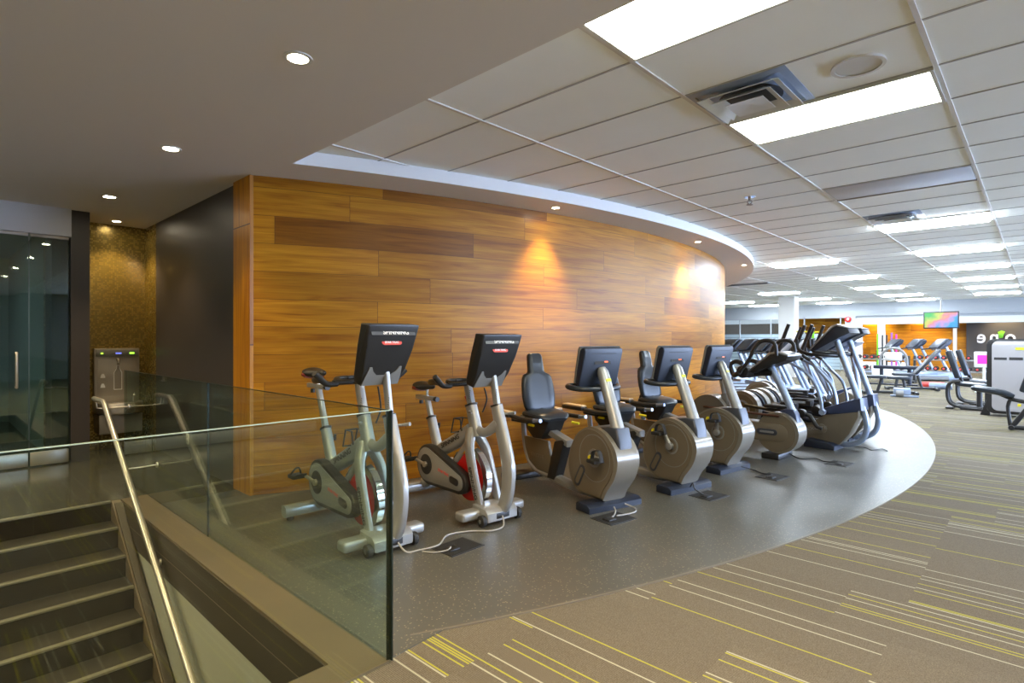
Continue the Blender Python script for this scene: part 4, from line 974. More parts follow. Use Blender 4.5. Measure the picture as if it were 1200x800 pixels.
# ------------------------------------------------------------------ upper body cycle
def arm_cycle(loc, rz):
    t = thing('arm_cycle', 'taupe arm cycle with looped black cranks between recumbent bike and elliptical', 'exercise machine', (*loc, 0), rz)
    bm = B(); box(bm, -0.20, 0.0, -0.19, 0.19, 0, 0.065, 0.012); obj('front_foot', bm, 'black', t)
    bm = B(); disc(bm, (-0.05, 0.30), 0.235, -0.115, 0.115, 44, 0.03); dh = obj('drive_housing', bm, 'taupelight', t)
    bm = B(); disc(bm, (-0.065, 0.30), 0.218, -0.124, -0.112, 44, 0.004); disc(bm, (-0.065, 0.30), 0.218, 0.112, 0.124, 44, 0.004); obj('side_cover', bm, 'taupeshell', dh)
    bm = B(); prism(bm, capsule_pts((-0.45, 0.295), 0.42, 0.105, 0), -0.13, 0.10, 0.012); ar = obj('body_arm', bm, 'taupeshell', t)
    bm = B(); prism(bm, capsule_pts((-0.16, 0.30), 0.085, 0.034, 0), -0.137, -0.130, 0.002); bd = obj('badge', bm, 'collar', ar)
    bm = B(); prism(bm, capsule_pts((-0.16, 0.30), 0.07, 0.012, 0), -0.139, -0.137); obj('badge_inlay', bm, 'silver', bd)
    bm = B(); disc(bm, (-0.90, 0.42), 0.25, -0.12, 0.12, 40, 0.03); rh = obj('rear_housing', bm, 'taupeshell', t)
    bm = B(); box(bm, -1.08, -0.90, -0.24, 0.24, 0, 0.06, 0.012); prism(bm, [(-1.02, 0.05), (-0.94, 0.05), (-0.88, 0.25), (-1.0, 0.25)], -0.04, 0.04); obj('rear_foot', bm, 'black', t)
    bm = B(); tube(bm, [(-0.02, -0.13, 0.49), (-0.5, -0.13, 0.50), (-0.95, -0.13, 0.52)], 0.014, 10); obj('side_bar', bm, 'rust', t)
    bm = B(); tube(bm, [(-0.66, 0, 0.40), (-0.735, 0, 0.69)], [0.058, 0.052], 14, [0.045, 0.04], sq=2.8); ps = obj('seat_tube', bm, 'greyshell', t)
    bm = B(); tube(bm, [(-0.73, 0, 0.67), (-0.775, 0, 0.86)], 0.036, 12); obj('seat_post', bm, 'silver', ps)
    bm = B(); tube(bm, [(-0.92, 0, 0.90), (-0.86, 0, 0.90), (-0.74, 0, 0.89), (-0.62, 0, 0.885)], [0.02, 0.04, 0.036, 0.015], 14, [0.08, 0.12, 0.08, 0.025], 4); obj('saddle', bm, 'vinyl', t)
    bm = B(); prism(bm, [(-0.10, 0.525), (0.06, 0.46), (0.15, 0.42), (0.13, 0.52), (0.10, 0.57), (0.02, 0.575)], -0.06, 0.06, 0.015); obj('collar', bm, 'collar_bluecast', t)
    bm = B(); tube(bm, [(0.075, 0, 0.54), (-0.04, 0, 0.80), (-0.17, 0, 1.04)], 0.040, 14, 0.042); obj('pylon', bm, 'silverblue', t)
    bm = B(); prism(bm, [(-0.34, 0.985), (-0.30, 0.97), (-0.20, 1.02), (0.08, 1.13), (0.10, 1.17), (-0.02, 1.205), (-0.10, 1.19)], -0.19, 0.19, 0.012); co = obj('console', bm, 'black', t)
    bm = B(); prism(bm, [(-0.34, 0.99), (-0.10, 1.195), (-0.02, 1.21), (0.10, 1.175), (0.10, 1.19), (-0.02, 1.225), (-0.11, 1.21), (-0.35, 1.0)], -0.195, 0.195, 0.003); obj('bezel', bm, 'silver', co)
    for s in (-1, 1):
        o = s * 0.0
        bm = B(); tube(bm, [(-0.42, s * 0.26, 0.98), (-0.33, s * 0.25, 1.10), (-0.22, s * 0.25, 1.30), (-0.12, s * 0.25, 1.35), (-0.02, s * 0.25, 1.31), (0.0, s * 0.25, 1.18)], [0.02, 0.02, 0.022, 0.022, 0.022, 0.018], 12, sm=5)
        tube(bm, [(-0.42, s * 0.26, 0.98), (-0.52, s * 0.2, 0.94), (-0.56, s * 0.2, 1.05), (-0.5, s * 0.2, 1.10), (-0.42, s * 0.2, 1.08)], [0.03, 0.03, 0.025, 0.025, 0.03], 12, sm=5)
        obj('arm_crank', bm, 'black', t)
    bm = B(); disc(bm, (-0.42, 0.98), 0.075, -0.20, 0.20, 28, 0.01); tube(bm, [(-0.40, 0, 0.97), (-0.14, 0, 0.98)], 0.045, 12); obj('crank_hub', bm, 'black', t)
    return t
arm_cycle((-2.12, 6.81), -5)

# ------------------------------------------------------------------ ellipticals
def elliptical(loc, rz, label):
    t = thing('elliptical_trainer', label, 'elliptical trainer', (*loc, 0), rz, 'taupe elliptical trainers')
    bm = B(); prism(bm, [(-0.62, 0.03), (-0.05, 0.055), (0.06, 0.20), (0.16, 0.42), (0.16, 0.52), (-0.21, 0.44), (-0.26, 0.36), (-0.40, 0.27), (-0.62, 0.22), (-1.05, 0.13), (-1.2, 0.10), (-1.2, 0.03)], -0.12, 0.12, 0.015, 2); bd = obj('body', bm, 'taupeshell', t)
    bm = B(); prism(bm, hull2((-0.25, 0.235), 0.06, (-0.90, 0.10), 0.05), -0.135, -0.12, 0.005); obj('body_rib', bm, 'taupeshell', bd)
    text('lettering', 'EXCITE', 0.05, (-0.30, -0.137, 0.235), (R(90), R(-11), 0), 'silver', bd, 0.0006, 1.5)
    bm = B(); prism(bm, [(-0.26, 0.40), (-0.21, 0.505), (0.12, 0.635), (0.185, 0.645), (0.20, 0.50), (0.15, 0.50)], -0.135, 0.135, 0.015); obj('collar', bm, 'collar_bluecast', t)
    bm = B(); tube(bm, [(0.13, 0, 0.62), (0.05, 0, 0.86), (-0.05, 0, 1.15), (-0.12, 0, 1.36)], 0.036, 14, 0.05); obj('pylon', bm, 'silverblue', t)
    bm = B(); tube(bm, [(0.165, 0, 0.54), (0.20, 0, 0.42), (0.215, 0, 0.28), (0.17, 0, 0.14), (0.05, 0, 0.065), (-0.12, 0, 0.05)], 0.034, 14, 0.036, 5); obj('front_tube', bm, 'silverblue', t)
    bm = B(); prism(bm, [(-0.42, 0.0), (-0.42, 0.10), (-0.36, 0.11), (-0.10, 0.075), (-0.06, 0.05), (-0.06, 0.0)], -0.25, 0.25, 0.012); obj('front_foot', bm, 'navy', t)
    bm = B(); box(bm, -1.42, -1.28, -0.26, 0.26, 0, 0.07, 0.012); prism(bm, [(-1.4, 0.06), (-1.0, 0.06), (-1.0, 0.12), (-1.4, 0.14)], -0.06, 0.06); obj('rear_foot', bm, 'navy', t)
    bm = B(); prism(bm, [(-0.36, 1.235), (-0.30, 1.215), (-0.02, 1.40), (0.09, 1.44), (0.07, 1.49), (-0.06, 1.525), (-0.10, 1.50)], -0.19, 0.19, 0.012); co = obj('console', bm, 'navy', t)
    bm = B(); prism(bm, [(-0.37, 1.24), (-0.355, 1.235), (-0.105, 1.505), (-0.06, 1.53), (0.07, 1.495), (0.075, 1.505), (-0.06, 1.55), (-0.12, 1.525)], -0.20, 0.20, 0.003); obj('bezel', bm, 'silver', co)
    bm = B(); tube(bm, [(-0.10, -0.05, 1.16), (-0.18, -0.20, 1.17), (-0.38, -0.22, 1.18), (-0.50, -0.20, 1.24), (-0.52, -0.20, 1.36)], 0.022, 12, sm=5)
    tube(bm, [(-0.10, 0.05, 1.16), (-0.18, 0.20, 1.17), (-0.38, 0.22, 1.18), (-0.50, 0.20, 1.24), (-0.52, 0.20, 1.36)], 0.022, 12, sm=5); tube(bm, [(-0.10, -0.06, 1.16), (-0.10, 0.06, 1.16)], 0.025, 10)
    obj('handlebar', bm, 'black', t)
    # rear drive discs
    for s in (-1, 1):
        bm = B(); disc(bm, (-1.26, 0.40), 0.245, min(s * 0.09, s * 0.20), max(s * 0.09, s * 0.20), 44, 0.025); dd = obj('drive_disc', bm, 'taupelight', t)
        bm = B(); disc(bm, (-1.26, 0.40), 0.20, min(s * 0.195, s * 0.208), max(s * 0.195, s * 0.208), 40, 0.004); obj('disc_face', bm, 'taupeshell', dd)
        bm = B(); ring(bm, (-1.26, 0.40), 0.10, 0.125, min(s * 0.206, s * 0.212), max(s * 0.206, s * 0.212), 32); disc(bm, (-1.26, 0.40), 0.04, min(s * 0.2, s * 0.23), max(s * 0.2, s * 0.23), 20); obj('disc_hub', bm, 'silverblue', dd)
        bm = B(); disc(bm, (-1.26, 0.40), 0.225, min(s * 0.03, s * 0.085), max(s * 0.03, s * 0.085), 36); obj('disc_inner', bm, 'navy', dd)
    bm = B(); prism(bm, [(-1.45, 0.12), (-1.05, 0.12), (-1.12, 0.42), (-1.26, 0.5), (-1.40, 0.42)], -0.03, 0.03); obj('drive_frame', bm, 'navy', t)
    # moving arms, links, foot plates
    for s, ph in ((-1, 0.0), (1, 0.10)):
        y = s * 0.25
        bm = B(); tube(bm, [(-0.20, y, 0.47), (-0.215, y, 0.60), (-0.27, y, 0.78), (-0.40 - ph * .2, y, 0.95), (-0.62 + ph, y, 1.08)], 0.020, 12, 0.020, 5)
        disc(bm, (-0.195, 0.46), 0.035, min(y - 0.03, y + 0.03), max(y - 0.03, y + 0.03), 18)
        ma = obj('moving_arm', bm, 'silverblue', t)
        bm = B(); tube(bm, [(-0.62 + ph, y, 1.08), (-0.70 + ph, y, 1.13), (-0.73 + ph, y, 1.20), (-0.69 + ph, y, 1.32), (-0.60 + ph, y, 1.56)], 0.023, 12, sm=5); obj('grip', bm, 'black', ma)
        bm = B(); tube(bm, [(-0.20, y, 0.46), (-0.20, s * 0.12, 0.46)], 0.018, 8)
        tube(bm, [(-0.44, y, 0.42), (-0.34, y, 0.40), (-0.26, y, 0.27), (-0.20, y, 0.25)], [0.03, 0.028, 0.024, 0.02], 10)
        tube(bm, [(-1.2, y - s * 0.03, 0.46), (-0.85, y, 0.43), (-0.44, y, 0.42)], 0.022, 10); disc(bm, (-0.44, 0.42), 0.055, min(y - 0.05, y + 0.03), max(y - 0.05, y + 0.03), 20, 0.006)
        lk = obj('link', bm, 'black', t)
        bm = B(); box(bm, -0.90, -0.50, y - 0.06, y + 0.06, 0.46, 0.50, 0.012); box(bm, -0.56, -0.50, y - 0.06, y + 0.06, 0.49, 0.54, 0.008); obj('foot_plate', bm, 'blackm', lk)
    bm = B(); tube(bm, [(-0.25, 0, 0.30), (-0.7, 0, 0.33), (-1.15, 0, 0.36)], 0.035, 12, 0.04, 3); obj('centre_beam', bm, 'navy', t)
    return t
el = elliptical((-1.75, 7.92), -5, 'taupe elliptical trainer next to the arm cycle, front one of its row')
dup(el, (-1.76, 8.62, 0), -1, 'taupe elliptical trainer directly behind the front elliptical')
dup(el, (-2.25, 10.12, 0), 5, 'taupe elliptical trainer, last of its row, behind the pale stepper')

# ------------------------------------------------------------------ stepper
def stepper(loc, rz, label):
    t = thing('stepper', label, 'stepper', (*loc, 0), rz)
    bm = B(); prism(bm, [(-0.75, 0.02), (0.05, 0.02), (0.12, 0.10), (0.10, 0.50), (-0.10, 0.62), (-0.30, 0.50), (-0.45, 0.22), (-0.75, 0.12)], -0.16, 0.16, 0.02); obj('body', bm, 'taupeshell', t)
    bm = B(); box(bm, -0.80, 0.10, -0.28, 0.28, 0, 0.04, 0.01); obj('base', bm, 'navy', t)
    bm = B(); tube(bm, [(0.04, 0, 0.50), (0.0, 0, 0.9), (-0.08, 0, 1.25)], 0.035, 12, 0.05, 3); obj('pylon', bm, 'silverblue', t)
    bm = B(); prism(bm, [(-0.30, 1.19), (-0.26, 1.15), (0.02, 1.28), (0.06, 1.32), (0.0, 1.36), (-0.06, 1.35)], -0.22, 0.22, 0.015); obj('console', bm, 'silverblue', t)
    bm = B()
    for s in (-1, 1): tube(bm, [(-0.05, s * 0.06, 1.15), (-0.10, s * 0.28, 1.12), (-0.45, s * 0.30, 1.10), (-0.55, s * 0.30, 0.95), (-0.35, s * 0.27, 0.45)], 0.02, 10, sm=4)
    obj('handlebar', bm, 'silverblue', t)
    for s in (-1, 1):
        bm = B(); box(bm, -0.70, -0.32, min(s * 0.04, s * 0.15), max(s * 0.04, s * 0.15), 0.27, 0.31, 0.01); obj('pedal', bm, 'blackm', t)
    return t
stepper((-1.95, 9.36), 0, 'pale stepper machine with blue-white console behind the second elliptical')

# ------------------------------------------------------------------ treadmills
def treadmill(loc, rz, label, group):
    t = thing('treadmill', label, 'treadmill', (*loc, 0), rz, group)
    bm = B(); box(bm, -1.75, 0.0, -0.40, 0.40, 0.03, 0.17, 0.02); obj('deck', bm, 'greyshell', t)
    bm = B(); box(bm, -1.72, -0.50, -0.26, 0.26, 0.170, 0.180, 0.003); obj('belt', bm, 'blackm', t)
    for s in (-1, 1):
        bm = B(); box(bm, -1.76, -0.30, min(s * 0.28, s * 0.41), max(s * 0.28, s * 0.41), 0.165, 0.195, 0.008); obj('side_rail', bm, 'silverblue', t)
    bm = B(); prism(bm, [(-0.52, 0.16), (-0.45, 0.26), (-0.10, 0.30), (0.03, 0.22), (0.03, 0.03), (-0.1, 0.0), (-0.5, 0.0)], -0.40, 0.40, 0.03); obj('motor_hood', bm, 'silverblue', t)
    for s in (-1, 1):
        bm = B(); tube(bm, [(-0.12, s * 0.36, 0.20), (-0.40, s * 0.36, 0.80), (-0.55, s * 0.36, 1.12)], [0.05, 0.045, 0.045], 12, [0.03, 0.028, 0.028]); obj('upright', bm, 'silverblue', t)
        bm = B(); tube(bm, [(-0.52, s * 0.36, 1.08), (-0.70, s * 0.36, 1.06), (-0.95, s * 0.36, 1.02)], 0.024, 10, sm=3); obj('handrail', bm, 'black', t)
    bm = B(); prism(bm, [(-0.72, 1.06), (-0.66, 1.03), (-0.42, 1.20), (-0.36, 1.32), (-0.40, 1.36), (-0.48, 1.33)], -0.38, 0.38, 0.02); co = obj('console', bm, 'navy', t)
    bm = B(); prism(bm, [(-0.74, 1.08), (-0.48, 1.345), (-0.40, 1.375), (-0.43, 1.385), (-0.52, 1.365), (-0.77, 1.10)], -0.30, 0.30, 0.004); obj('screen_bezel', bm, 'collar', co)
    return t
TG = 'treadmills in the row behind the ellipticals'
first = None
spots = [(25 + 5.1 * k) for k in range(7)]
words = ['nearest the ellipticals', 'second from the ellipticals', 'third from the ellipticals', 'in the middle of its row', 'third from the wood wall', 'second from the wood wall', 'nearest the wood wall']
for k, rz in enumerate(spots):
    x, y = FC[0] + 11.9 * math.cos(R(rz)), FC[1] + 11.9 * math.sin(R(rz))
    lb = 'silver treadmill in the back row, %s' % words[k]
    if first is None: first = treadmill((x, y), rz, lb, TG)
    else: dup(first, (x, y, 0), rz, lb)
for k, (x, y) in enumerate(((-10.4, 22.0), (-9.5, 21.5), (-8.6, 21.0))):
    dup(first, (x, y, 0), 60, 'treadmill by the frosted partition, %s' % ['left of three', 'middle of three', 'next to the column'][k], 'treadmills by the frosted partition')
for k, (x, y) in enumerate(((-3.45, 24.9), (-2.7, 24.25), (-1.95, 23.6))):
    dup(first, (x, y, 0), 30, 'treadmill before the orange wood wall, %s' % ['under the television left side', 'right of the first, below the television', 'beside the dark sign wall'][k], 'treadmills before the orange wood wall')

# ------------------------------------------------------------------ strength machines on the right
def weight_tower(loc, rz):
    t = thing('weight_tower', 'tall silver weight-stack cabinet with rounded shoulder at the right edge', 'weight machine', (*loc, 0), rz)
    def prof(x0, x1, z0, z1, r, n=6):
        p = [(x1, z0), (x1, z1 - r)] + [(x1 - r + r * math.cos(PI / 2 * k / n), z1 - r + r * math.sin(PI / 2 * k / n)) for k in range(n + 1)]
        p += [(x0 + r - r * math.sin(PI / 2 * k / n), z1 - r + r * math.cos(PI / 2 * k / n)) for k in range(n + 1)]
        p += [(x0, z0 + r)] + [(x0 + r - r * math.cos(PI / 2 * k / n), z0 + r - r * math.sin(PI / 2 * k / n)) for k in range(n + 1)]
        return p
    bm = B(); prism(bm, prof(-0.02, 0.95, 0.05, 1.37, 0.10), 0.0, 0.42, 0.01); obj('frame', bm, 'black', t)
    bm = B(); prism(bm, prof(0.05, 0.88, 0.10, 1.33, 0.09), -0.02, 0.0, 0.006); sh = obj('shroud', bm, mat('silver_shroud', (0.46, 0.45, 0.46), 0.35, metal=0.4), t)
    bm = B(); prism(bm, capsule_pts((0.50, 1.20), 0.12, 0.022, 0), -0.026, -0.02); obj('name_badge', bm, 'yellowgreen', sh)
    bm = B(); box(bm, 0.08, 0.25, -0.024, -0.02, 1.0, 1.045); box(bm, 0.28, 0.46, -0.024, -0.02, 1.0, 1.05); obj('instruction_label', bm, 'dark', sh)
    bm = B(); prism(bm, [(-0.12, 0.0), (0.02, 0.0), (0.02, 0.30), (-0.02, 0.30)], 0.1, 0.22, 0.01); obj('foot', bm, 'black', t)
    bm = B(); box(bm, 0.85, 1.1, 0.0, 0.4, 0, 0.06, 0.01); obj('foot', bm, 'black', t)
    bm = B(); tube(bm, [(0.55, 0.2, 1.36), (0.58, 0.2, 1.50), (0.70, 0.2, 1.60), (0.9, 0.2, 1.62)], 0.05, 12, sm=4); obj('cam_cover', bm, 'silverblue', t)
    return t
weight_tower((-0.68, 13.1), 0)
def seat_machine(loc, rz, label, scale=1.0):
    t = thing('seated_press', label, 'weight machine', (*loc, 0), rz, 'seated strength machines at the right')
    bm = B()
    for y in (-0.13, 0.13):
        tube(bm, [(0.62, y, 0.04), (0.25, y, 0.04), (0.06, y, 0.09), (0.0, y, 0.22), (0.0, y, 0.42), (0.06, y, 0.52), (0.20, y, 0.54)], 0.028, 10, sm=5)
    tube(bm, [(0.48, 0, 0.04), (0.48, 0, 0.46)], 0.045, 12); box(bm, 0.20, 0.75, -0.20, 0.20, 0.0, 0.035, 0.008); box(bm, -0.03, 0.1, -0.2, 0.2, 0, 0.03, 0.006)
    obj('frame', bm, 'black', t)
    bm = B(); tube(bm, [(0.10, 0, 0.50), (0.2, 0, 0.49), (0.55, 0, 0.46), (0.66, 0, 0.43)], [0.02, 0.05, 0.05, 0.03], 14, [0.10, 0.15, 0.15, 0.1], 3, 2.8); obj('seat', bm, 'vinyl', t)
    bm = B(); box(bm, -0.05, 0.05, -0.14, 0.14, 0, 0.56, 0.03, 3); bk = obj('backrest', bm, 'vinyl', t); bk.location = (0.16, 0, 0.60); bk.rotation_euler = (0, R(-16), 0)
    bm = B(); tube(bm, [(0.22, 0, 0.5), (0.12, 0, 0.85)], 0.03, 10); obj('back_post', bm, 'black', t)
    bm = B(); box(bm, 0.44, 0.54, -0.06, -0.045, 0.36, 0.39, 0.004); obj('adjust_tab', bm, 'yellow', t)
    return t
s1 = seat_machine((-1.34, 14.1), 0, 'black seated strength machine left of the silver weight cabinet')
dup(s1, (-1.28, 15.2, 0), 0, 'black seated strength machine behind the one left of the weight cabinet')
t = thing('leg_machine', 'black padded seat on an angled frame cut by the right picture edge', 'weight machine', (-0.31, 11.3, 0))
bm = B(); tube(bm, [(0.0, 0, 0.05), (0.22, 0, 0.42), (0.42, 0, 0.95)], 0.035, 12); tube(bm, [(-0.02, 0, 0.04), (0.9, 0, 0.04)], 0.035, 12, sq=3); tube(bm, [(-0.02, 0, 0.05), (-0.05, 0, 0.35), (0.0, 0, 0.50)], 0.025, 10, sm=3); tube(bm, [(-0.01, -0.1, 0.04), (-0.01, 0.3, 0.04)], 0.035, 10); tube(bm, [(-0.02, 0, 0.46), (0.2, 0, 0.42)], 0.03, 10); obj('frame', bm, 'black', t)
bm = B(); tube(bm, [(-0.48, 0, 0.60), (-0.40, 0, 0.60), (-0.10, 0, 0.55), (0.02, 0, 0.50)], [0.02, 0.05, 0.05, 0.03], 14, [0.08, 0.13, 0.13, 0.08], 3, 2.8); tube(bm, [(-0.2, 0, 0.55), (-0.02, 0, 0.46)], 0.02, 8); obj('seat', bm, 'vinyl', t)
bm = B(); box(bm, -0.05, 0.05, -0.16, 0.16, 0, 0.68, 0.03, 3); bk = obj('backrest', bm, 'vinyl', t); bk.location = (0.12, 0, 0.58); bk.rotation_euler = (0, R(16), 0)
bm = B(); box(bm, 0.15, 0.20, -0.06, -0.03, 0.55, 0.59, 0.004); box(bm, 0.06, 0.1, -0.06, -0.03, 0.36, 0.40, 0.004); obj('adjust_tab', bm, 'yellow', t)
bm = B(); tube(bm, [(0.9, 0, 0.04), (0.9, 0, 0.5), (0.42, 0, 0.95)], 0.03, 10); box(bm, 0.3, 0.9, -0.1, 0.1, 0.06, 0.12, 0.01); obj('rear_frame', bm, 'steeldark', t)

# benches
def bench(loc, rz, label, inc):
    t = thing('weight_bench', label, 'bench', (*loc, 0), rz, 'weight benches')
    bm = B(); tube(bm, [(-0.55, 0, 0.05), (0.55, 0, 0.05)], 0.035, 10, sq=3); tube(bm, [(-0.55, -0.28, 0.04), (-0.55, 0.28, 0.04)], 0.035, 10, sq=3); tube(bm, [(0.55, -0.2, 0.04), (0.55, 0.2, 0.04)], 0.035, 10, sq=3); tube(bm, [(-0.25, 0, 0.05), (-0.15, 0, 0.40)], 0.035, 10, sq=3); tube(bm, [(0.35, 0, 0.05), (0.30, 0, 0.36)], 0.035, 10, sq=3); obj('frame', bm, 'black', t)
    bm = B(); box(bm, -0.05, 0.42, -0.14, 0.14, 0.38, 0.45, 0.02); obj('seat', bm, 'vinyl', t)
    bm = B(); box(bm, -0.85, 0.0, -0.15, 0.15, -0.035, 0.035, 0.02); bk = obj('backrest', bm, 'vinyl', t); bk.location = (-0.08, 0, 0.43); bk.rotation_euler = (0, R(inc), 0)
    return t
b1 = bench((-2.75, 16.6), 20, 'flat black bench in the open floor before the dumbbell racks', 0)
b2 = bench((-2.55, 18.4), 200, 'inclined black bench beside the blue and red mats', 50)
t = thing('floor_roller', 'silver and white roller machine standing in front of the flat bench', 'exercise machine', (-2.42, 15.9, 0), 10)
t.scale = (0.62, 0.62, 0.62)
bm = B(); tube(bm, [(-0.12, 0, 0.14), (0.12, 0, 0.14)], 0.12, 18); obj('drum', bm, 'greyshell', t)
bm = B(); box(bm, -0.2, 0.35, 0.1, 0.3, 0.08, 0.34, 0.03); box(bm, -0.3, 0.6, 0.12, 0.22, 0.0, 0.06, 0.01); obj('housing', bm, 'silverblue', t)

# dumbbell rack with dumbbells
def rack(loc, rz, label, n, length):
    t = thing('dumbbell_rack', label, 'weight rack', (*loc, 0), rz, 'dumbbell racks')
    for s in (-1, 1):
        bm = B(); x = s * length / 2; prism(bm, [(-0.28, 0.0), (0.28, 0.0), (0.28, 0.05), (0.05, 0.08), (0.12, 0.85), (0.02, 0.85), (-0.08, 0.08), (-0.28, 0.05)], x - 0.03, x + 0.03, 0, axis='X'); obj('upright', bm, 'black', t)
    for z in (0.40, 0.74):
        bm = B(); box(bm, -length / 2, length / 2, -0.18, 0.12, z - 0.03, z, 0.005); obj('shelf', bm, 'greyshell', t)
    return t
db = None
def dumbbells(loc, rz, n, length, tierlabel, hubm):
    global db
    for z, tier in ((0.40, 'lower'), (0.74, 'upper')):
        for k in range(n):
            x = -length / 2 + 0.16 + k * (length - 0.32) / (n - 1)
            cr, sr = math.cos(R(rz)), math.sin(R(rz))
            p = (loc[0] + x * cr + 0.03 * sr, loc[1] + x * sr - 0.03 * cr, z + 0.068)
            lb = 'black dumbbell on the %s shelf of the rack %s' % (tier, tierlabel)
            if db is None:
                db = thing('dumbbell', lb, 'dumbbell', p, rz, 'dumbbells on the ' + tier + ' shelf ' + tierlabel)
                bm = B(); tube(bm, [(0, -0.12, 0), (0, 0.12, 0)], 0.015, 8); obj('handle', bm, 'steel', db)
                for s in (-1, 1):
                    bm = B(); disc(bm, (0, 0), 0.065, min(s * 0.06, s * 0.15), max(s * 0.06, s * 0.15), 16, 0.008); hd = obj('head', bm, 'blackm', db)
                    bm = B(); disc(bm, (0, 0), 0.03, min(s * 0.15, s * 0.154), max(s * 0.15, s * 0.154), 12); obj('end_cap', bm, 'redbadge', hd)
            else:
                c = dup(db, p, rz, lb, 'dumbbells on the ' + tier + ' shelf ' + tierlabel)
for loc, rz, n, L_, where in (((-3.75, 21.2), 0, 7, 1.5, 'under the white towel'), ((-2.05, 21.6), 0, 8, 1.7, 'behind the inclined bench'), ((-0.55, 22.4), 0, 6, 1.3, 'behind the seated machines')):
    rack(loc, rz, 'black two-tier dumbbell rack %s' % where, n, L_)
    dumbbells(loc, rz, n, L_, where, None)
t = bpy.data.objects  # towel over the left rack end
bm = B()
for i in range(9):
    for j in range(13):
        u_ = i / 8; v_ = j / 12
        x = -0.38 + 0.76 * u_ + 0.02 * math.sin(9 * v_); s_ = v_ * 1.3 - 0.65
        yy = -0.26 if s_ < -0.12 else (0.24 if s_ > 0.12 else s_ * 1.9)
        zz = 0.99 + 0.0 if abs(s_) <= 0.12 else 0.99 - (abs(s_) - 0.12)
        yy += 0.02 * math.sin(14 * u_ + 2 * v_) * (abs(s_) > 0.12)
        bm.verts.new((x, yy, zz - 0.0))
bm.verts.ensure_lookup_table()
for i in range(8):
    for j in range(12): bm.faces.new([bm.verts[i * 13 + j], bm.verts[(i + 1) * 13 + j], bm.verts[(i + 1) * 13 + j + 1], bm.verts[i * 13 + j + 1]])
o = obj('towel', bm, 'towel'); o.location = (-3.62, 20.9, -0.22); o.scale = (0.75, 0.75, 0.75)
sm_ = o.modifiers.new('thick', 'SOLIDIFY'); sm_.thickness = 0.012; tag(o, 'white towel draped over the left dumbbell rack', 'towel')

# exercise-bar stand with bars
t = thing('bar_stand', 'thin black stand holding coloured exercise bars before the wood wall', 'stand', (-4.3, 25.9, 0))
bm = B(); box(bm, -0.42, 0.42, -0.09, 0.12, 0, 0.04, 0.01); box(bm, -0.42, 0.42, -0.09, 0.10, 0.9, 0.93, 0.005)
for s in (-1, 1): tube(bm, [(s * 0.40, 0, 0.03), (s * 0.40, 0, 0.93)], 0.015, 8)
obj('frame', bm, 'black', t)
for k, (x, m, nm, h) in enumerate(((-0.34, 'green', 'green', 1.62), (-0.18, 'black', 'black', 1.58), (-0.04, 'black', 'black', 1.58), (0.12, 'purple', 'purple', 1.66), (0.27, 'pink', 'pink', 1.60))):
    bm = B(); tube(bm, [(0, 0, 0.041), (0, 0, h)], 0.03, 10); o = obj('exercise_bar', bm, m); o.location = (-4.3 + x, 25.9 - 0.13, 0)
    o.location.y = 25.9 - 0.135; o.location.z = -0.041
    tag(o, '%s exercise bar %s the coloured bar stand' % (nm, ['at the left end of', 'second from left in', 'in the middle of', 'fourth from left in', 'at the right end of'][k]), 'exercise bar', 'exercise bars on the stand')
# yellow and green hanger behind the ellipticals
t = thing('strap_stand', 'tall post with yellow bar and green straps behind the ellipticals', 'stand', (-4.85, 17.6, 0))
bm = B(); tube(bm, [(0, 0, 0.03), (0, 0, 1.60)], 0.03, 10); box(bm, -0.25, 0.25, -0.25, 0.25, 0, 0.03, 0.008); obj('post', bm, 'black', t)
bm = B(); tube(bm, [(-0.35, 0, 1.60), (0.35, 0, 1.57)], 0.02, 8); obj('crossbar', bm, 'yellow', t)
for x in (-0.05, 0.08): 
    bm = B(); box(bm, x, x + 0.07, -0.05, -0.03, 1.05, 1.57, 0.005); obj('strap', bm, 'green', t)
# cross trainer with round hood near the middle and a little screen kiosk at right
t = thing('rowing_machine', 'exercise machine with arched grey hood and white panel beyond the benches', 'exercise machine', (-3.2, 20.0, 0))
bm = B(); tube(bm, [(-0.34, 0, 0.55), (-0.32, 0, 0.85), (-0.18, 0, 1.05), (0, 0, 1.10), (0.18, 0, 1.05), (0.32, 0, 0.85), (0.34, 0, 0.55)], 0.035, 10, sm=4); obj('arch', bm, 'greyshell', t)
bm = B(); box(bm, -0.22, 0.22, -0.03, 0.05, 0.72, 0.98, 0.04); obj('panel', bm, 'white', t)
bm = B(); box(bm, -0.5, 0.75, -0.12, 0.12, 0.48, 0.58, 0.03); tube(bm, [(-0.3, 0, 0.02), (-0.3, 0, 0.5)], 0.05, 10); tube(bm, [(0.4, 0, 0.02), (0.4, 0, 0.5)], 0.05, 10); box(bm, -0.6, 0.6, -0.1, 0.1, 0, 0.04, 0.01); obj('frame', bm, 'navy', t)
t = thing('information_kiosk', 'white kiosk with a pink screen behind the seated machines', 'kiosk', (-1.05, 18.6, 0))
t.scale = (0.7, 0.7, 0.86)
bm = B(); box(bm, -0.28, 0.28, 0, 0.12, 0.75, 1.22, 0.03); tube(bm, [(0, 0.06, 0.0), (0, 0.06, 0.78)], 0.05, 10); box(bm, -0.25, 0.25, -0.1, 0.25, 0, 0.03, 0.008); obj('housing', bm, 'white', t)
bm = B(); box(bm, -0.18, 0.18, -0.005, 0.0, 0.86, 1.12); obj('screen', bm, emis('pink_screen', (0.9, 0.02, 0.30), 0.3), t)
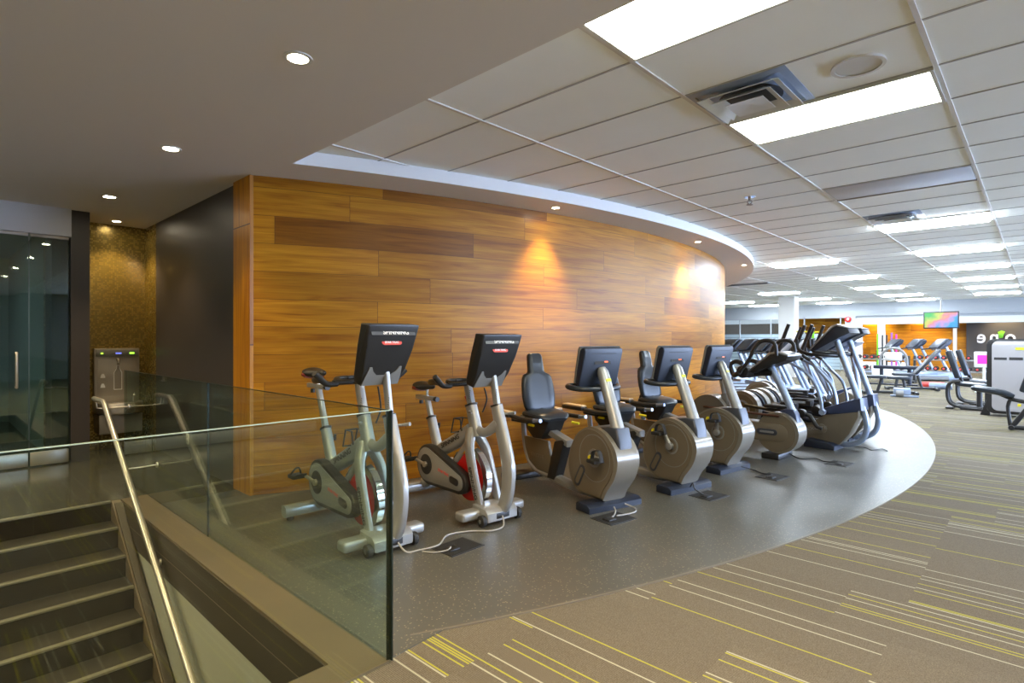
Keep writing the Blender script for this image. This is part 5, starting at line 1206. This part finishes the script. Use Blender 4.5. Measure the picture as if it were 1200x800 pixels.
# mats on floor near the bench
for k, (x, y, m, nm) in enumerate(((-2.2, 19.6, 'redbadge', 'red'), (-2.0, 19.3, 'silverblue', 'pale blue'))):
    bm = B(); tube(bm, [(-0.25, 0, 0.085), (0.25, 0, 0.085)], 0.085, 18); o = obj('rolled_mat', bm, m); o.location = (x, y, -0.005)
    tag(o, '%s rolled mat on the carpet behind the inclined bench' % nm, 'exercise mat', 'rolled mats')

# ------------------------------------------------------------------ floor boxes and cables
fb = None
spots = [((-2.78, 2.42), 0, 'floor box in front of the two spin bikes'), ((-2.36, 3.62), -10, 'floor box in front of the first recumbent bike'), ((-2.10, 4.72), -10, 'floor box in front of the middle recumbent bike'), ((-1.93, 5.80), -8, 'floor box in front of the last recumbent bike'), ((-1.60, 6.92), -5, 'floor box in front of the arm cycle')]
for (x, y), rz, lb in spots:
    if fb is None:
        fb = thing('floor_outlet_box', 'open square power ' + lb, 'floor box', (x, y, 0), rz, 'power floor boxes')
        bm = B(); box(bm, -0.11, 0.11, -0.14, 0.14, -0.0, 0.004)
        obj('frame', bm, 'black', fb)
        bm = B(); box(bm, -0.098, 0.098, -0.128, 0.128, 0.004, 0.0055); lid = obj('well_shade', bm, 'blackm', fb)  # flat dark sheet for the shade inside the open box
        bm = B(); box(bm, -0.02, 0.05, -0.10, -0.02, 0.0055, 0.014, 0.003); obj('socket', bm, 'black', lid)
    else: dup(fb, (x, y, 0), rz, 'open square power ' + lb)
def cable(name, pts, r, m, label):
    bm = B(); tube(bm, [(x, y, max(z, r)) for x, y, z in pts], r, 8, sm=6)
    return tag(obj(name, bm, m), label, 'cable')
cable('power_cable', [(-2.99, 2.10, 0.06), (-2.93, 2.12, 0.01), (-2.90, 2.2, 0.008), (-2.88, 2.34, 0.008), (-2.98, 2.5, 0.008), (-2.93, 2.66, 0.008), (-2.82, 2.78, 0.008), (-2.83, 2.90, 0.01), (-2.885, 2.95, 0.06)], 0.006, 'cable', 'grey cable lying between the two spin bikes')
cable('power_cable', [(-2.87, 2.20, 0.008), (-2.80, 2.24, 0.008), (-2.76, 2.32, 0.012), (-2.78, 2.36, 0.016)], 0.005, 'cable', 'short grey cable ending in the spin bikes floor box')
cable('power_cable', [(-2.462, 3.78, 0.03), (-2.42, 3.74, 0.02), (-2.38, 3.66, 0.012), (-2.36, 3.60, 0.016)], 0.006, 'cable', 'short grey cable under the front of the first recumbent bike')
cable('power_cable', [(-2.45, 3.92, 0.03), (-2.36, 3.93, 0.01), (-2.31, 3.84, 0.01), (-2.33, 3.72, 0.012), (-2.35, 3.65, 0.016)], 0.006, 'cable', 'looped grey cable beside the first recumbent bike foot')
cable('power_cable', [(-2.262, 4.70, 0.05), (-2.22, 4.66, 0.10), (-2.18, 4.62, 0.06), (-2.12, 4.66, 0.018)], 0.006, 'cableb', 'black cable arching out of the middle recumbent bike foot')
cable('power_cable', [(-2.262, 5.86, 0.04), (-2.15, 5.92, 0.01), (-2.05, 5.84, 0.01), (-1.95, 5.82, 0.018)], 0.006, 'cableb', 'black cable beside the last recumbent bike')
cable('power_cable', [(-2.11, 6.90, 0.04), (-1.98, 6.85, 0.01), (-1.86, 6.98, 0.01), (-1.74, 6.88, 0.01), (-1.62, 6.92, 0.018)], 0.006, 'cableb', 'black cable running from the arm cycle to its floor box')
cable('power_cable', [(-1.80, 8.02, 0.02), (-1.6, 8.1, 0.01), (-1.5, 7.98, 0.01), (-1.42, 8.15, 0.01), (-1.35, 8.05, 0.01)], 0.006, 'cableb', 'black cable curled in front of the front elliptical')
